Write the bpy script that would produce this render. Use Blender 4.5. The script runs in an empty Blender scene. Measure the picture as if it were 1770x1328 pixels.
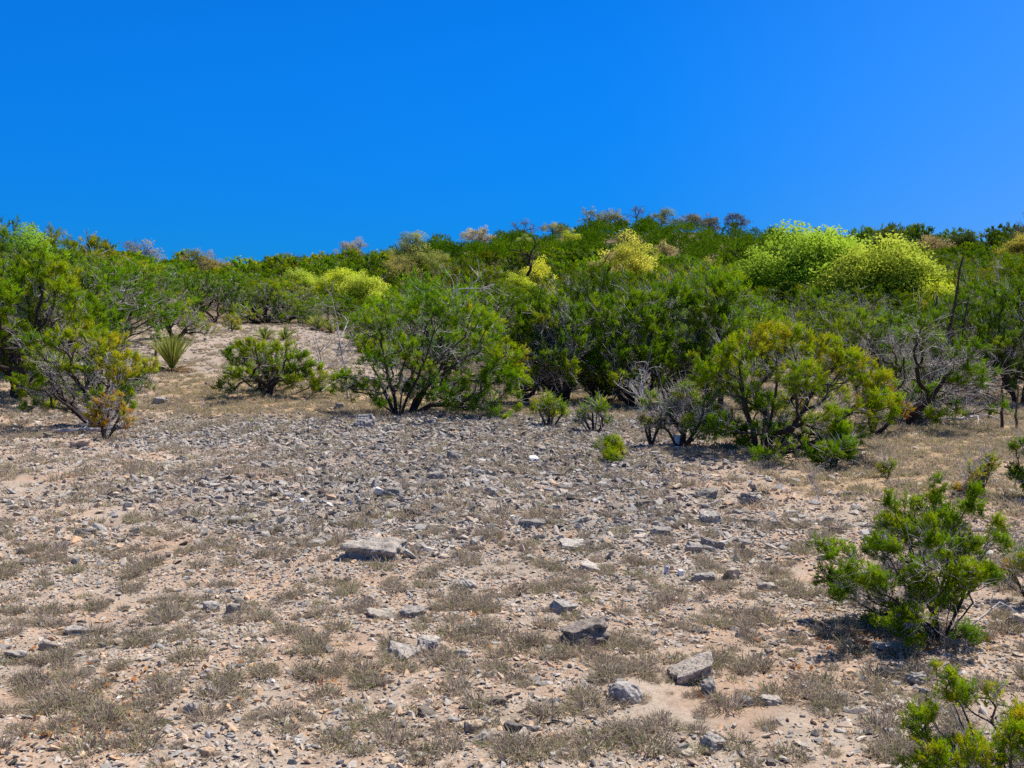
import bpy, bmesh, math
import numpy as np
from mathutils import Vector, Matrix

RAD = math.radians
scene = bpy.context.scene
COL = scene.collection

# ------------------------------------------------------------------ camera
CAM_H = 1.65
PITCH = 3.84
FPX = 1700.0                     # focal length in pixels of the 1770 px wide photograph
cam_data = bpy.data.cameras.new("camera")
cam_data.sensor_width = 36.0
cam_data.lens = 36.0 * FPX / 1770.0
cam_data.clip_start = 0.05
cam_data.clip_end = 3000.0
cam = bpy.data.objects.new("camera", cam_data)
COL.objects.link(cam)
cam.location = (0, 0, CAM_H)
cam.rotation_euler = (RAD(90 - PITCH), 0, 0)
scene.camera = cam

# ------------------------------------------------------------------ sky, sun, exposure
SUN_EL, SUN_AZ = 64.0, 58.0      # azimuth from +Y towards +X
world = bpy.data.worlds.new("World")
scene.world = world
world.use_nodes = True
wn, wl = world.node_tree.nodes, world.node_tree.links
wn.clear()
w_out = wn.new("ShaderNodeOutputWorld")
w_bg = wn.new("ShaderNodeBackground")
w_sky = wn.new("ShaderNodeTexSky")
w_sky.sky_type = 'NISHITA'
w_sky.sun_disc = False
w_sky.sun_elevation = RAD(SUN_EL)
w_sky.sun_rotation = RAD(SUN_AZ)
w_sky.altitude = 400
w_sky.air_density = 1.0
w_sky.dust_density = 0.25
w_sky.ozone_density = 3.0
# deep azure low in the sky, unseen overhead made paler for less blue fill
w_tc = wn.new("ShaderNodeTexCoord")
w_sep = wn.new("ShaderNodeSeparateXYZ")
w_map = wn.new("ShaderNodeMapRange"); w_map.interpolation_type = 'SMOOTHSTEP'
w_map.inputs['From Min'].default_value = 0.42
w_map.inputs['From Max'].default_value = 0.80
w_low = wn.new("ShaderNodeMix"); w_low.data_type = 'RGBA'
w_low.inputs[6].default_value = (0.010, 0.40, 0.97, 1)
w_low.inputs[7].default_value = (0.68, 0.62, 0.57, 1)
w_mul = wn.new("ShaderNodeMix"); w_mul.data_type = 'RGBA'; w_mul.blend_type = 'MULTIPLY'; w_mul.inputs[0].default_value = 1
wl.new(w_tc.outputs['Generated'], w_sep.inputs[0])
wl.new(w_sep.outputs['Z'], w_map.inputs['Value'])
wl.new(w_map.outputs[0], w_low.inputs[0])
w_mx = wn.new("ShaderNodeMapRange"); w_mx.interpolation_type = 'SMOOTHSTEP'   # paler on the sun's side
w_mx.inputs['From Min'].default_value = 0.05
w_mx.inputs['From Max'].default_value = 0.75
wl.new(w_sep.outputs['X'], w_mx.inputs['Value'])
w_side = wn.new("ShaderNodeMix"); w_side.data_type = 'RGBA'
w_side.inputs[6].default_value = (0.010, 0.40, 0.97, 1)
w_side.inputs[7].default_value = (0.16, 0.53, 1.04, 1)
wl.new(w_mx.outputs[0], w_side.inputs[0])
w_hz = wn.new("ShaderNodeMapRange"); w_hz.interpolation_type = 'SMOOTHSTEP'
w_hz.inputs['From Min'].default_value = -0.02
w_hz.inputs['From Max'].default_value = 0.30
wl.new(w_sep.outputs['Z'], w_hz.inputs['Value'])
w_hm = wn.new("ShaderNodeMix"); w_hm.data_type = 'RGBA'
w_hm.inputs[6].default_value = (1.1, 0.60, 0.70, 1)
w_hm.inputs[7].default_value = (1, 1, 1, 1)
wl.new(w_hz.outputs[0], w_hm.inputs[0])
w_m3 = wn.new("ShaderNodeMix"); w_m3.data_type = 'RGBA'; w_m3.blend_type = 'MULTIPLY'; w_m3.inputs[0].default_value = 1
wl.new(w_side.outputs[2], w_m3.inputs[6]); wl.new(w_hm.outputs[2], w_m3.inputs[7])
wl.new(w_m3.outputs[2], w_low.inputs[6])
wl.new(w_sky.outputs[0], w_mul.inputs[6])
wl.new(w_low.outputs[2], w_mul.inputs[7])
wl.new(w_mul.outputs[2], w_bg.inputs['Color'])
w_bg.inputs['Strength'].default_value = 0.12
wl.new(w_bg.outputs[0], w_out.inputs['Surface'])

sun_data = bpy.data.lights.new("sun", 'SUN')
sun_data.energy = 5.0
sun_data.angle = RAD(0.53)
sun_data.color = (1.0, 0.95, 0.87)
sun = bpy.data.objects.new("sun", sun_data)
COL.objects.link(sun)
sd = Vector((math.sin(RAD(SUN_AZ)) * math.cos(RAD(SUN_EL)), math.cos(RAD(SUN_AZ)) * math.cos(RAD(SUN_EL)), math.sin(RAD(SUN_EL))))
sun.rotation_euler = sd.to_track_quat('Z', 'Y').to_euler()
sun.location = (0, 0, 30)

scene.view_settings.view_transform = 'Standard'
scene.view_settings.look = 'None'
scene.view_settings.exposure = 0.42
scene.view_settings.gamma = 1.0
scene.view_settings.use_curve_mapping = False
scene.cycles.max_bounces = 6
scene.cycles.diffuse_bounces = 3
scene.cycles.transmission_bounces = 4
scene.cycles.use_denoising = False

# ------------------------------------------------------------------ noise
def _hash(xi, yi, s):
    n = (xi * 374761393 + yi * 668265263 + s * 974634777) & 0xffffffff
    n = ((n ^ (n >> 13)) * 1274126177) & 0xffffffff
    n = ((n ^ (n >> 15)) * 2246822519) & 0xffffffff
    return ((n ^ (n >> 16)) & 0xffffff) / 16777215.0

def vnoise(x, y, s=0):
    x = np.asarray(x, float); y = np.asarray(y, float)
    xf, yf = np.floor(x), np.floor(y)
    xi, yi = xf.astype(np.int64), yf.astype(np.int64)
    fx, fy = x - xf, y - yf
    fx = fx * fx * (3 - 2 * fx); fy = fy * fy * (3 - 2 * fy)
    a = _hash(xi, yi, s); b = _hash(xi + 1, yi, s)
    c = _hash(xi, yi + 1, s); d = _hash(xi + 1, yi + 1, s)
    return (a + (b - a) * fx) * (1 - fy) + (c + (d - c) * fx) * fy

def fbm(x, y, s=0, octv=4):
    v, a, t = 0, 0.5, 0
    for k in range(octv):
        v = v + a * vnoise(x * 2 ** k + 17.3 * k, y * 2 ** k - 9.1 * k, s + k); t += a; a *= 0.5
    return v / t

def sm(e0, e1, x):
    t = np.clip((x - e0) / (e1 - e0), 0, 1)
    return t * t * (3 - 2 * t)

# ------------------------------------------------------------------ terrain
_U  = np.array([-400,   0,  300,  400,  520,  600,  700,  800,  900, 1000, 1100, 1200, 1300, 1400, 1500, 1770, 2200], float)
_RY = np.array([496, 496, 500, 508, 508, 496, 458, 434, 416, 407, 402, 403, 415, 446, 452, 444, 438], float)
_D1 = np.array([  70,  70,   70,   70,   74,   85,  110,  130,  140,  148,  150,  150,  145,  100,   80,   72,   70], float)
_D0 = np.array([  18,  17,   16,   16,   16,   17,   19,   20,   20,   20,   20,   20,   20,   20,   20,   20,   20], float)
_PW = np.array([   1,   1,    1,    1,    1, 1.15,  1.3,  1.4,  1.4,  1.4,  1.4,  1.4,  1.4,  1.3,  1.2,  1.2,  1.2], float)

def terrain(x, y):
    x = np.asarray(x, float); y = np.asarray(y, float)
    u = 885 + FPX * x / np.maximum(np.abs(y), 6.0)
    d1 = np.interp(u, _U, _D1); d0 = np.interp(u, _U, _D0)
    z1 = CAM_H + (550 - np.interp(u, _U, _RY)) / FPX * d1
    pw = np.interp(u, _U, _PW)
    t = np.clip((y - d0) / (d1 - d0), 0, 1)
    # soften the foot of the slope
    z = z1 * np.where(t < 1, t ** pw, 1.0)
    z = z - np.clip(y - d1, 0, 400) * 0.12
    amp = sm(0, 3, np.hypot(x, y))
    z = z + amp * (0.10 * (vnoise(x / 3.1, y / 3.1, 5) - 0.5) + 0.05 * (vnoise(x / 0.7, y / 0.7, 6) - 0.5) + 0.016 * (vnoise(x / 0.17, y / 0.17, 7) - 0.5))
    return z

_cp, _sp = math.cos(RAD(PITCH)), math.sin(RAD(PITCH))
def ray(u, v):
    a, b = (u - 885) / FPX, (664 - v) / FPX
    return np.array([a, _cp + b * _sp, b * _cp - _sp])
_tt = np.concatenate([np.arange(1.5, 40, 0.01), np.arange(40, 200, 0.1)])
def at(u, v):
    """ground point seen at pixel (u, v) of the photograph"""
    r = ray(u, v)
    p = r[None, :] * _tt[:, None]
    h = terrain(p[:, 0], p[:, 1]) - (CAM_H + p[:, 2])
    i = np.argmax(h >= 0)
    if h[i] < 0: i = len(_tt) - 1
    x, y = p[i, 0], p[i, 1]
    return np.array([x, y, float(terrain(x, y))])
def at_dist(u, d):
    x = (u - 885) / FPX * d
    return np.array([x, d, float(terrain(x, d))])

# soil zones --------------------------------------------------------------
def rocky(x, y):
    n = (fbm(x / 2.2, y / 2.2, 21) - 0.5)
    u = x / np.maximum(y, 1)
    a = sm(-0.48, -0.16, u + n * 0.5) * (1 - sm(0.10, 0.36, u + n * 0.5))
    b = sm(3.8, 9.5, y + 7 * n) * (1 - sm(15.6, 17.6, y + 4 * n))
    return a * b
def tan_grass(x, y):
    n = (fbm(x / 1.6, y / 1.6, 31) - 0.5)
    u = x / np.maximum(y, 1)
    right = sm(0.20, 0.34, u + 0.3 * n) * sm(7.5, 9.5, y + 3 * n) * (1 - sm(17, 20, y))
    strip = sm(15.8, 17.2, y + 2.0 * n) * (1 - sm(20.5, 22.5, y + 3 * n)) * (1 - 0.6 * sm(-0.3, -0.4, u))
    return np.clip(np.maximum(right, strip), 0, 1)
def litter(x, y):
    n = (fbm(x / 2.0, y / 2.0, 41) - 0.5)
    u = 885 + FPX * x / np.maximum(np.abs(y), 4)
    st = np.interp(u, [-300, 200, 260, 640, 700, 1250, 1800], [20, 24, 37, 37, 20.5, 20.5, 20])
    return sm(0, 3, y - st + 3 * n)

def soil_rgb(x, y):
    n1 = fbm(x / 0.9, y / 0.9, 51); n2 = fbm(x / 0.12, y / 0.12, 52, 3)
    pink = np.array([0.40, 0.28, 0.20]); pale = np.array([0.36, 0.292, 0.23])
    grey = np.array([0.21, 0.185, 0.16]); tan = np.array([0.36, 0.255, 0.155]); red = np.array([0.17, 0.125, 0.085])
    w = sm(0.35, 0.65, .55 * n1 + .45 * fbm(x / 0.3, y / 0.3, 53, 3))[..., None]
    c = pink * (1 - w) + pale * w
    r = rocky(x, y)[..., None]; c = c * (1 - .75 * r) + grey * .75 * r
    slope = (sm(19, 23, y) * (1 - litter(x, y)))[..., None]; c = c * (1 - slope) + (np.array([0.33, 0.265, 0.215])) * slope
    t = tan_grass(x, y)[..., None]; c = c * (1 - t) + tan * t
    l = litter(x, y)[..., None]; c = c * (1 - l) + red * l
    return c * (0.70 + 0.60 * n2[..., None])

# ------------------------------------------------------------------ materials
def new_mat(name):
    m = bpy.data.materials.new(name); m.use_nodes = True
    n = m.node_tree.nodes; n.clear()
    return m, n, m.node_tree.links
def ramp(n, stops):
    r = n.new("ShaderNodeValToRGB"); e = r.color_ramp.elements
    while len(e) < len(stops): e.new(0.5)
    for k, (p, c) in enumerate(stops):
        e[k].position = p; e[k].color = (*c, 1)
    return r
def attr(n, name):
    a = n.new("ShaderNodeAttribute"); a.attribute_name = name; return a

def leaf_mat(name, stops, trans=0.35, use_obj=False, tboost=1.6):
    m, n, l = new_mat(name)
    out = n.new("ShaderNodeOutputMaterial")
    a = attr(n, "tint")
    r = ramp(n, stops); l.new(a.outputs['Fac'], r.inputs[0])
    col = r.outputs[0]
    if use_obj:
        oi = n.new("ShaderNodeObjectInfo")
        mx = n.new("ShaderNodeMix"); mx.data_type = 'RGBA'; mx.blend_type = 'MULTIPLY'; mx.inputs[0].default_value = 1
        l.new(col, mx.inputs[6]); l.new(oi.outputs['Color'], mx.inputs[7]); col = mx.outputs[2]
    d = n.new("ShaderNodeBsdfDiffuse"); l.new(col, d.inputs[0])
    g = n.new("ShaderNodeGamma"); g.inputs[1].default_value = 0.8
    l.new(col, g.inputs[0])
    t = n.new("ShaderNodeBsdfTranslucent"); l.new(g.outputs[0], t.inputs[0])
    ms = n.new("ShaderNodeMixShader"); ms.inputs[0].default_value = trans
    l.new(d.outputs[0], ms.inputs[1]); l.new(t.outputs[0], ms.inputs[2])
    l.new(ms.outputs[0], out.inputs[0])
    return m

M_JUN = leaf_mat("juniper_foliage", [(0.0, (0.025, 0.075, 0.003)), (0.35, (0.11, 0.225, 0.004)), (0.55, (0.24, 0.34, 0.005)), (0.8, (0.44, 0.34, 0.012)), (1.0, (0.50, 0.18, 0.015))], 0.22, True)
M_OAK = leaf_mat("oak_foliage", [(0.0, (0.55, 0.6, 0.55)), (0.5, (0.85, 0.88, 0.85)), (1.0, (1.1, 1.05, 1.0))], 0.45, True)
M_GRASS = leaf_mat("dry_grass", [(0.0, (0.20, 0.155, 0.13)), (0.35, (0.48, 0.39, 0.30)), (0.6, (0.52, 0.40, 0.24)), (0.8, (0.25, 0.26, 0.095)), (1.0, (0.19, 0.28, 0.05))], 0.3)
M_SOTOL = leaf_mat("sotol_leaf", [(0.0, (0.20, 0.10, 0.06)), (0.3, (0.40, 0.28, 0.15)), (0.6, (0.19, 0.27, 0.045)), (0.85, (0.36, 0.40, 0.06)), (1.0, (0.42, 0.38, 0.12))], 0.25)
M_LITTER = leaf_mat("dead_oak_leaf", [(0.0, (0.18, 0.07, 0.03)), (0.5, (0.38, 0.15, 0.05)), (1.0, (0.55, 0.36, 0.16))], 0.2)

def bark_mat(name, stops):
    m, n, l = new_mat(name)
    out = n.new("ShaderNodeOutputMaterial"); p = n.new("ShaderNodeBsdfPrincipled")
    p.inputs['Roughness'].default_value = 0.9; p.inputs['Specular IOR Level'].default_value = 0.15
    a = attr(n, "tint"); r = ramp(n, stops); l.new(a.outputs['Fac'], r.inputs[0])
    tc = n.new("ShaderNodeTexCoord"); mp = n.new("ShaderNodeMapping"); mp.inputs['Scale'].default_value = (40, 40, 8)
    nz = n.new("ShaderNodeTexNoise"); nz.inputs['Scale'].default_value = 1.0; nz.inputs['Detail'].default_value = 4
    l.new(tc.outputs['Object'], mp.inputs[0]); l.new(mp.outputs[0], nz.inputs['Vector'])
    r2 = ramp(n, [(0.3, (0.55, 0.55, 0.55)), (0.7, (1.2, 1.2, 1.2))]); l.new(nz.outputs[0], r2.inputs[0])
    mx = n.new("ShaderNodeMix"); mx.data_type = 'RGBA'; mx.blend_type = 'MULTIPLY'; mx.inputs[0].default_value = 1
    l.new(r.outputs[0], mx.inputs[6]); l.new(r2.outputs[0], mx.inputs[7]); l.new(mx.outputs[2], p.inputs['Base Color'])
    b = n.new("ShaderNodeBump"); b.inputs['Strength'].default_value = 0.6; b.inputs['Distance'].default_value = 0.02
    l.new(nz.outputs[0], b.inputs['Height']); l.new(b.outputs[0], p.inputs['Normal'])
    l.new(p.outputs[0], out.inputs[0])
    return m
M_BARK = bark_mat("juniper_bark", [(0.0, (0.055, 0.042, 0.036)), (0.5, (0.13, 0.105, 0.092)), (1.0, (0.74, 0.69, 0.67))])
M_DEAD = bark_mat("bleached_wood", [(0.0, (0.22, 0.185, 0.165)), (1.0, (0.72, 0.67, 0.65))])

def rock_mat(name, stops, bump=0.8, scale=1.0):
    m, n, l = new_mat(name)
    out = n.new("ShaderNodeOutputMaterial"); p = n.new("ShaderNodeBsdfPrincipled")
    p.inputs['Roughness'].default_value = 0.9; p.inputs['Specular IOR Level'].default_value = 0.2
    tc = n.new("ShaderNodeTexCoord"); oi = n.new("ShaderNodeObjectInfo")
    ad = n.new("ShaderNodeVectorMath"); ad.operation = 'MULTIPLY_ADD'
    ad.inputs[1].default_value = (1, 1, 1)
    rv = n.new("ShaderNodeCombineXYZ"); mu = n.new("ShaderNodeMath"); mu.operation = 'MULTIPLY'; mu.inputs[1].default_value = 37.0
    l.new(oi.outputs['Random'], mu.inputs[0]); l.new(mu.outputs[0], rv.inputs[0]); l.new(mu.outputs[0], rv.inputs[1])
    l.new(tc.outputs['Object'], ad.inputs[0]); l.new(rv.outputs[0], ad.inputs[2])
    n1 = n.new("ShaderNodeTexNoise"); n1.inputs['Scale'].default_value = 14 * scale; n1.inputs['Detail'].default_value = 8; n1.inputs['Roughness'].default_value = 0.7
    l.new(ad.outputs[0], n1.inputs['Vector'])
    n2 = n.new("ShaderNodeTexNoise"); n2.inputs['Scale'].default_value = 70 * scale; n2.inputs['Detail'].default_value = 3
    l.new(ad.outputs[0], n2.inputs['Vector'])
    r = ramp(n, stops); l.new(n1.outputs[0], r.inputs[0])
    r2 = ramp(n, [(0.32, (0.45, 0.44, 0.43)), (0.45, (0.95, 0.95, 0.95)), (0.7, (1.2, 1.2, 1.2))]); l.new(n2.outputs[0], r2.inputs[0])
    mx = n.new("ShaderNodeMix"); mx.data_type = 'RGBA'; mx.blend_type = 'MULTIPLY'; mx.inputs[0].default_value = 1
    l.new(r.outputs[0], mx.inputs[6]); l.new(r2.outputs[0], mx.inputs[7])
    mx2 = n.new("ShaderNodeMix"); mx2.data_type = 'RGBA'; mx2.blend_type = 'MULTIPLY'; mx2.inputs[0].default_value = 1
    l.new(mx.outputs[2], mx2.inputs[6]); l.new(oi.outputs['Color'], mx2.inputs[7])
    l.new(mx2.outputs[2], p.inputs['Base Color'])
    b = n.new("ShaderNodeBump"); b.inputs['Strength'].default_value = bump; b.inputs['Distance'].default_value = 0.01
    ma = n.new("ShaderNodeMath"); ma.operation = 'ADD'; l.new(n1.outputs[0], ma.inputs[0]); l.new(n2.outputs[0], ma.inputs[1])
    l.new(ma.outputs[0], b.inputs['Height']); l.new(b.outputs[0], p.inputs['Normal'])
    l.new(p.outputs[0], out.inputs[0])
    return m
M_ROCK = rock_mat("limestone", [(0.28, (0.08, 0.070, 0.060)), (0.42, (0.24, 0.22, 0.195)), (0.58, (0.33, 0.305, 0.275)), (0.76, (0.44, 0.34, 0.23))])
M_WHITE = rock_mat("white_limestone", [(0.3, (0.55, 0.54, 0.53)), (0.7, (0.85, 0.85, 0.85))])

def gravel_mat():
    m, n, l = new_mat("gravel")
    out = n.new("ShaderNodeOutputMaterial"); p = n.new("ShaderNodeBsdfPrincipled")
    p.inputs['Roughness'].default_value = 0.95; p.inputs['Specular IOR Level'].default_value = 0.15
    a = attr(n, "tint")
    r = ramp(n, [(0.0, (0.07, 0.063, 0.058)), (0.25, (0.25, 0.23, 0.21)), (0.5, (0.40, 0.37, 0.33)), (0.8, (0.50, 0.39, 0.29)), (0.95, (0.50, 0.32, 0.19)), (1.0, (0.62, 0.58, 0.53))])
    l.new(a.outputs['Fac'], r.inputs[0])
    tc = n.new("ShaderNodeTexCoord"); n1 = n.new("ShaderNodeTexNoise"); n1.inputs['Scale'].default_value = 60; n1.inputs['Detail'].default_value = 3
    l.new(tc.outputs['Object'], n1.inputs['Vector'])
    r2 = ramp(n, [(0.3, (0.7, 0.7, 0.7)), (0.7, (1.2, 1.2, 1.2))]); l.new(n1.outputs[0], r2.inputs[0])
    mx = n.new("ShaderNodeMix"); mx.data_type = 'RGBA'; mx.blend_type = 'MULTIPLY'; mx.inputs[0].default_value = 1
    l.new(r.outputs[0], mx.inputs[6]); l.new(r2.outputs[0], mx.inputs[7]); l.new(mx.outputs[2], p.inputs['Base Color'])
    l.new(p.outputs[0], out.inputs[0])
    return m
M_GRAVEL = gravel_mat()

def ground_mat():
    m, n, l = new_mat("stony_soil")
    out = n.new("ShaderNodeOutputMaterial"); p = n.new("ShaderNodeBsdfPrincipled")
    p.inputs['Roughness'].default_value = 1.0; p.inputs['Specular IOR Level'].default_value = 0.1
    a = attr(n, "soil")
    tc = n.new("ShaderNodeTexCoord")
    n1 = n.new("ShaderNodeTexNoise"); n1.inputs['Scale'].default_value = 45; n1.inputs['Detail'].default_value = 6; n1.inputs['Roughness'].default_value = 0.75
    l.new(tc.outputs['Object'], n1.inputs['Vector'])
    r2 = ramp(n, [(0.3, (0.62, 0.6, 0.58)), (0.5, (1.0, 1.0, 1.0)), (0.72, (1.25, 1.25, 1.25))]); l.new(n1.outputs[0], r2.inputs[0])
    mx = n.new("ShaderNodeMix"); mx.data_type = 'RGBA'; mx.blend_type = 'MULTIPLY'; mx.inputs[0].default_value = 1
    l.new(a.outputs['Color'], mx.inputs[6]); l.new(r2.outputs[0], mx.inputs[7])
    l.new(mx.outputs[2], p.inputs['Base Color'])
    b = n.new("ShaderNodeBump"); b.inputs['Strength'].default_value = 0.8; b.inputs['Distance'].default_value = 0.012
    l.new(n1.outputs[0], b.inputs['Height']); l.new(b.outputs[0], p.inputs['Normal'])
    l.new(p.outputs[0], out.inputs[0])
    return m
M_GROUND = ground_mat()

# ------------------------------------------------------------------ mesh helpers
def mesh_np(name, chunks, mat, smooth=False):
    """chunks: list of (V (n,3), F (m,k), tint (n,) or None)"""
    me = bpy.data.meshes.new(name)
    Vs, Ts, li, ls, Ns = [], [], [], [], []
    off = 0; lo = 0
    for ck in chunks:
        V, F, t = ck[:3]
        if len(V) == 0 or len(F) == 0: continue
        if len(ck) > 3: Ns.append(ck[3])
        Vs.append(V); Ts.append(np.zeros(len(V)) if t is None else t)
        k = F.shape[1]
        li.append((F + off).ravel()); ls.append(lo + np.arange(len(F)) * k)
        off += len(V); lo += F.size
    V = np.concatenate(Vs).astype(np.float32); li = np.concatenate(li).astype(np.int32); ls = np.concatenate(ls).astype(np.int32)
    assert li.max() < len(V) and li.min() >= 0, name
    me.vertices.add(len(V)); me.vertices.foreach_set("co", V.ravel())
    me.loops.add(len(li)); me.loops.foreach_set("vertex_index", li)
    me.polygons.add(len(ls)); me.polygons.foreach_set("loop_start", ls)
    me.update(calc_edges=True)
    a = me.attributes.new("tint", 'FLOAT', 'POINT'); a.data.foreach_set("value", np.concatenate(Ts).astype(np.float32))
    me.polygons.foreach_set("use_smooth", np.full(len(ls), smooth))
    me.materials.append(mat)
    if Ns and sum(map(len, Ns)) == len(V):
        me.polygons.foreach_set("use_smooth", np.ones(len(ls), bool))
        me.normals_split_custom_set_from_vertices(np.concatenate(Ns).astype(np.float32))
    return me
def link(name, me, parent=None, loc=None):
    o = bpy.data.objects.new(name, me); COL.objects.link(o)
    if parent is not None: o.parent = parent
    if loc is not None: o.location = loc
    return o
def tag(o, label=None, cat=None, group=None, kind=None):
    if label: o['label'] = label
    if cat: o['category'] = cat
    if group: o['group'] = group
    if kind: o['kind'] = kind
    return o
def thing(name, label, cat, loc, group=None, rz=0.0):
    o = bpy.data.objects.new(name, None); o.empty_display_size = 0.1; COL.objects.link(o)
    o.location = loc; o.rotation_euler = (0, 0, rz)
    return tag(o, label, cat, group)
def copy_thing(src, loc, rz, sc, label, group, tone=None):
    r = src.copy(); COL.objects.link(r); r.location = loc; r.rotation_euler = (0, 0, rz); r.scale = sc
    r['label'] = label; r['group'] = group
    for ch in list(src.children):
        c = ch.copy(); COL.objects.link(c); c.parent = r
        if tone is not None and ('crown' in ch.name): c.color = tone
    return r

def norm(a):
    return a / np.maximum(np.linalg.norm(a, axis=-1, keepdims=True), 1e-9)
def tubes(P0, P1, R0, R1, k):
    """open tapered tubes, one per segment"""
    d = norm(P1 - P0)
    ref = np.where(np.abs(d[:, 2:3]) > 0.9, np.array([[1.0, 0, 0]]), np.array([[0, 0, 1.0]]))
    a = norm(np.cross(d, ref)); b = np.cross(d, a)
    P1 = P1 + d * R1[:, None] * 0.35
    ang = np.arange(k) * 2 * math.pi / k
    ring = a[:, None, :] * np.cos(ang)[None, :, None] + b[:, None, :] * np.sin(ang)[None, :, None]
    V = np.stack([P0[:, None, :] + ring * R0[:, None, None], P1[:, None, :] + ring * R1[:, None, None]], 1)
    S = len(P0)
    base = np.arange(S)[:, None] * 2 * k
    i = np.arange(k); j = (i + 1) % k
    F = np.stack([base + i, base + j, base + k + j, base + k + i], -1).reshape(-1, 4)
    return V.reshape(-1, 3), F
def frames(axis, roll):
    """rotation matrices taking +z to axis, with roll"""
    z = norm(axis)
    ref = np.where(np.abs(z[:, 2:3]) > 0.95, np.array([[1.0, 0, 0]]), np.array([[0, 0, 1.0]]))
    x = norm(np.cross(ref, z)); y = np.cross(z, x)
    c, s = np.cos(roll)[:, None], np.sin(roll)[:, None]
    return np.stack([x * c + y * s, -x * s + y * c, z], -1)
def scatter(protos, rng, pos, Rm, sc, tint, jit=0.08, ctr=None, out=None):
    """instances of proto (V,F,t) baked into arrays; sc (n,) or (n,3); ctr: centre of each clump, to round its leaf normals"""
    which = rng.integers(0, len(protos), len(pos)); res = []
    if sc.ndim == 1: sc = np.repeat(sc[:, None], 3, 1)
    for q, (V, F, t) in enumerate(protos):
        m = np.where(which == q)[0]
        if len(m) == 0: continue
        W = np.einsum('nij,nvj->nvi', Rm[m], V[None] * sc[m][:, None, :]) + pos[m][:, None, :]
        FF = (F[None] + (np.arange(len(m)) * len(V))[:, None, None]).reshape(-1, F.shape[1])
        T = np.clip(tint[m][:, None] + (t[None] if t is not None else 0) + rng.normal(0, jit, (len(m), 1)), 0, 1)
        T = np.broadcast_to(T, (len(m), len(V))).reshape(-1)
        W2 = W.reshape(-1, 3)
        if ctr is None:
            res.append((W2, FF, T)); continue
        N = norm(W - ctr[m][:, None, :])
        if out is not None: N = N + out[m][:, None, :] * .35
        N = norm(N).reshape(-1, 3)
        A, B, C = W2[FF[:, 0]], W2[FF[:, 1]], W2[FF[:, 2]]
        G = norm(np.cross(B - A, C - A)); fn = N[FF[:, 0]]
        flip = (G * fn).sum(1) < 0
        FF = np.where(flip[:, None], FF[:, ::-1], FF); G = np.where(flip[:, None], -G, G)
        NV = N.copy()
        for k in range(FF.shape[1]): NV[FF[:, k]] += G * .45
        res.append((W2, FF, T, norm(NV)))
    return res

# ------------------------------------------------------------------ foliage prototypes
def diamonds(P, D, L, Wd, rng):
    """n leaf-shaped quads starting at P along D"""
    n = len(P); r = norm(rng.normal(0, 1, (n, 3)))
    s = norm(np.cross(D, r))
    m = P + D * (L * 0.45)[:, None]
    V = np.stack([P, m + s * (Wd / 2)[:, None], P + D * L[:, None], m - s * (Wd / 2)[:, None]], 1)
    F = np.arange(n * 4).reshape(n, 4)
    return V.reshape(-1, 3), F
def spray(rng, m, per, lw, ang=0.75, kl=1.0):
    """plume-like juniper spray, unit length along +z"""
    P, D, L = [], [], []
    for i in range(m):
        t = (i + 0.6) / m
        az = i * 2.4 + rng.uniform(-.5, .5); an = ang * rng.uniform(.7, 1.25) * (1 - .45 * t)
        d = np.array([math.sin(an) * math.cos(az), math.sin(an) * math.sin(az), math.cos(an)])
        ln = (0.62 - 0.38 * t) * rng.uniform(.7, 1.2) * kl
        p0 = np.array([0, 0, t * 0.85])
        for j in range(per):
            s = j / per
            dj = norm(d + rng.normal(0, .38, 3) + np.array([0, 0, .25]))
            P.append(p0 + d * ln * s * .8); D.append(dj); L.append(ln * rng.uniform(.45, .8) * (1.0 if per > 1 else 1.4))
    P, D, L = np.array(P), np.array(D), np.array(L)
    V, F = diamonds(P, D, L, L * lw, rng)
    return V, F, np.repeat(rng.uniform(-.06, .06, len(P)), 4)
def leaf_puff(rng, n, size, flat=0.6):
    """a clump of small oak leaves in a unit ball"""
    P = norm(rng.normal(0, 1, (n, 3))) * (rng.random((n, 1)) ** .45) * .95; P[:, 2] *= flat
    D = norm(rng.normal(0, 1, (n, 3)) * np.array([1, 1, .6]))
    L = size * rng.uniform(.7, 1.3, n)
    V, F = diamonds(P - D * L[:, None] / 2, D, L, L * .62, rng)
    return V, F, np.repeat(rng.uniform(-.15, .15, n), 4)

_r = np.random.default_rng(11)
SPRAY_FINE = [spray(_r, 22, 3, 0.34, .85, .55) for _ in range(5)]
SPRAY_NEAR = [spray(_r, 18, 3, 0.34, .95, .56) for _ in range(6)]
SPRAY_MID = [spray(_r, 13, 2, 0.44, .95, .62) for _ in range(6)]
SPRAY_FAR = [spray(_r, 8, 1, 0.60) for _ in range(6)]
PUFF_MID = [leaf_puff(_r, 120, 0.17) for _ in range(5)]
PUFF_FAR = [leaf_puff(_r, 50, 0.25) for _ in range(5)]

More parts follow.
